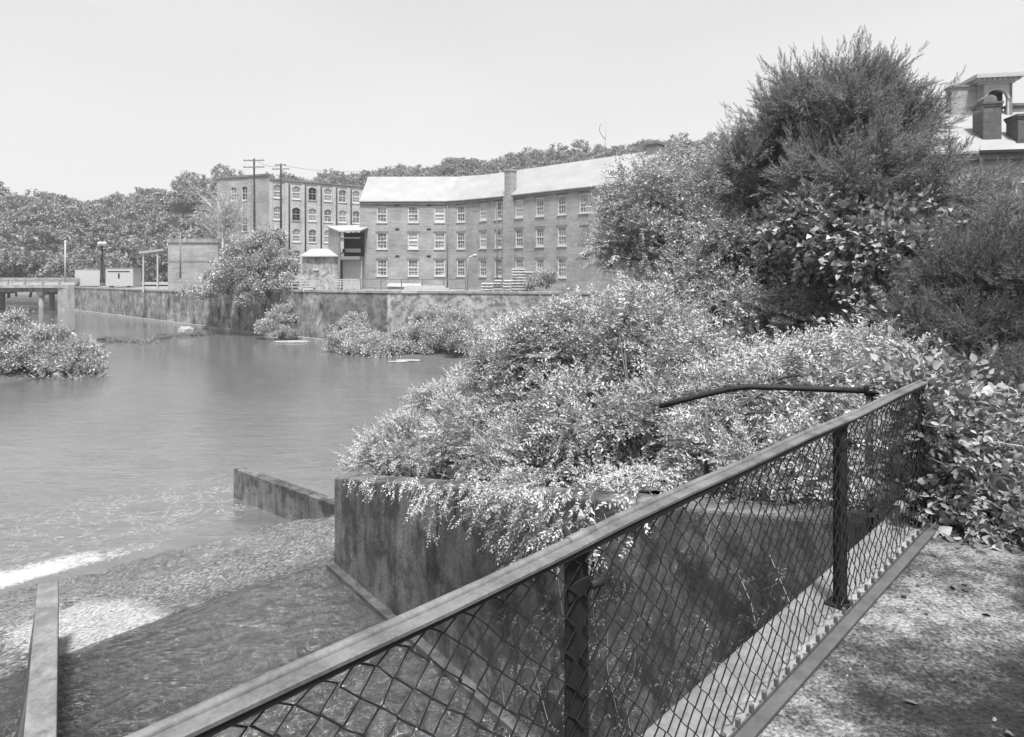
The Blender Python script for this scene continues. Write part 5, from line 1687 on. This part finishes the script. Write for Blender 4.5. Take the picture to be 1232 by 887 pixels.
# leaf litter, pebbles and moss tufts on the platform
rng = RS(120)
n = 1500
q = np.stack([rng.uniform(.2, 6, n), rng.uniform(.4, 6.5, n)], 1)
s_ = (q - FP[1]) @ (-FN)
q = q[s_ > .13]
dens = rng.random(len(q)) < .35 + .65 * (np.sin(q[:, 0] * 3.1) * np.sin(q[:, 1] * 2.7) > 0)
q = q[dens]
lt = variants(lambda: leaf6(rng.uniform(.02, .055), rng.uniform(.012, .03), rng.uniform(0, .6), rng.uniform(-.3, .3)), 8)
V, Q = scatter(lt, np.column_stack([q, np.full(len(q), .008)]), np.column_stack([rng.normal(0, 1, (len(q), 2)), rng.normal(0, .15, len(q))]), rng.uniform(.4, 1.2, len(q)), rng)
tag(link_mesh('leaf_litter', np_mesh('leaf_litter', V, Q), M['litter']), 'scattered dead leaves and grit on the concrete platform', 'leaf litter', kind='stuff')

n = 9000
q = np.stack([rng.uniform(.2, 6, n), rng.uniform(.4, 6.5, n)], 1); s_ = (q - FP[1]) @ (-FN)
keep = (s_ > .1) & (rng.random(n) < np.clip(.25 + .75 * np.sin(q[:, 0] * 2.3 + 1) * np.sin(q[:, 1] * 3.3), .12, 1) + (s_ < .22) * .6)
q = q[keep]
grit = variants(lambda: (np.array([[-1, 0, 0], [0, -.8, 0], [1, 0, 0], [0, .9, 0], [0, 0, .8]]) * rng.uniform(.7, 1.3, (5, 3)), np.array([[0, 1, 4, 4], [1, 2, 4, 4], [2, 3, 4, 4], [3, 0, 4, 4]])[:, :]), 6)
grit = [(np.concatenate([V_[:4], V_[4:5] + [.12, 0, 0], V_[4:5] - [.12, 0, 0]]), np.array([[0, 1, 4, 5], [1, 2, 4, 4 + 0], [2, 3, 5, 4], [3, 0, 5, 5 + 0]])) for V_, Q_ in grit]
grit = [(V_, np.array([[0, 1, 4, 5], [2, 3, 5, 4]])) for V_, Q_ in grit]
V, Q = scatter(grit, np.column_stack([q, np.full(len(q), .001)]), np.column_stack([rng.normal(0, 1, (len(q), 2)), np.zeros(len(q))]), rng.uniform(.002, .009, len(q)), rng, roll=.2)
tag(link_mesh('grit', np_mesh('grit', V, Q), M['grit']), 'loose grit and pebbles scattered over the concrete platform', 'grit', kind='stuff')
# ------------------------------------------------------------------ light, sky, camera
SUN_EL, SUN_DIR = 67., np.array([.16, -.985])          # towards the sun, in plan: behind the camera
wd = bpy.data.worlds.new('World'); scene.world = wd; wd.use_nodes = True
nt = wd.node_tree; nt.nodes.clear()
sky = nt.nodes.new('ShaderNodeTexSky'); sky.sky_type = 'NISHITA'; sky.sun_disc = False
sky.sun_elevation = rad(SUN_EL); az = math.atan2(SUN_DIR[0], SUN_DIR[1]); sky.sun_rotation = az
sky.air_density = 1.6; sky.dust_density = 5.; sky.ozone_density = 1
bw = nt.nodes.new('ShaderNodeRGBToBW'); nt.links.new(sky.outputs[0], bw.inputs[0])
bg = nt.nodes.new('ShaderNodeBackground'); bg.inputs['Strength'].default_value = SKY_STRENGTH
veil = nt.nodes.new('ShaderNodeMix'); veil.data_type = 'RGBA'; veil.inputs[0].default_value = .72      # thin high cloud over the clear sky
vn = nt.nodes.new('ShaderNodeTexNoise'); vn.inputs['Scale'].default_value = 1.6; vn.inputs['Detail'].default_value = 5
tc = nt.nodes.new('ShaderNodeTexCoord'); mp = nt.nodes.new('ShaderNodeMapping'); mp.inputs['Scale'].default_value = (1, 1, 3.5)
nt.links.new(tc.outputs['Generated'], mp.inputs[0]); nt.links.new(mp.outputs[0], vn.inputs['Vector'])
vr = nt.nodes.new('ShaderNodeValToRGB'); vr.color_ramp.elements[0].position = .3; vr.color_ramp.elements[1].position = .7
vr.color_ramp.elements[0].color = (2.0, 2.0, 2.0, 1); vr.color_ramp.elements[1].color = (2.35, 2.35, 2.35, 1)
nt.links.new(vn.outputs['Fac'], vr.inputs[0])
nt.links.new(bw.outputs[0], veil.inputs[6]); nt.links.new(vr.outputs[0], veil.inputs[7]); nt.links.new(veil.outputs[2], bg.inputs['Color'])
wo = nt.nodes.new('ShaderNodeOutputWorld'); nt.links.new(bg.outputs[0], wo.inputs['Surface'])
sl = bpy.data.lights.new('sun', 'SUN'); sl.energy = SUN_STRENGTH; sl.angle = rad(SUN_ANGLE); sl.color = (1, 1, 1)
so = bpy.data.objects.new('sun', sl); COL.objects.link(so); so.location = (20, -30, 60)
sd = Vector((SUN_DIR[0] * math.cos(rad(SUN_EL)), SUN_DIR[1] * math.cos(rad(SUN_EL)), math.sin(rad(SUN_EL))))
so.rotation_euler = sd.to_track_quat('Z', 'Y').to_euler()
cam = bpy.data.cameras.new('camera'); co = bpy.data.objects.new('camera', cam); COL.objects.link(co)
co.location = (0, 0, CZ); co.rotation_euler = (rad(90), 0, 0)
cam.sensor_fit = 'HORIZONTAL'; cam.sensor_width = 36; cam.lens = 36 * F / 1232
cam.shift_x = 0; cam.shift_y = -(443.5 - HY) / 1232
cam.clip_start = .05; cam.clip_end = 6000
scene.camera = co
vs = scene.view_settings; vs.view_transform = 'Standard'; vs.look = 'None'; vs.gamma = 1; vs.use_curve_mapping = False; vs.exposure = EXPOSURE
scene.render.film_transparent = False
scene.cycles.max_bounces = 8; scene.cycles.transparent_max_bounces = 8

hz = MB(); hz.box(-950, 950, -950, 950, -9.6, 120)
ht = NT('thin_haze'); pv = ht.n('ShaderNodeVolumePrincipled'); pv.inputs['Color'].default_value = (.9, .9, .9, 1); pv.inputs['Density'].default_value = HAZE
pv.inputs['Anisotropy'].default_value = 0.; ht.l(pv.outputs[0], ht.out.inputs['Volume'])
tag(hz.build('haze', ht.m), 'thin pale summer haze lying over the river valley and hills', 'haze', kind='stuff')
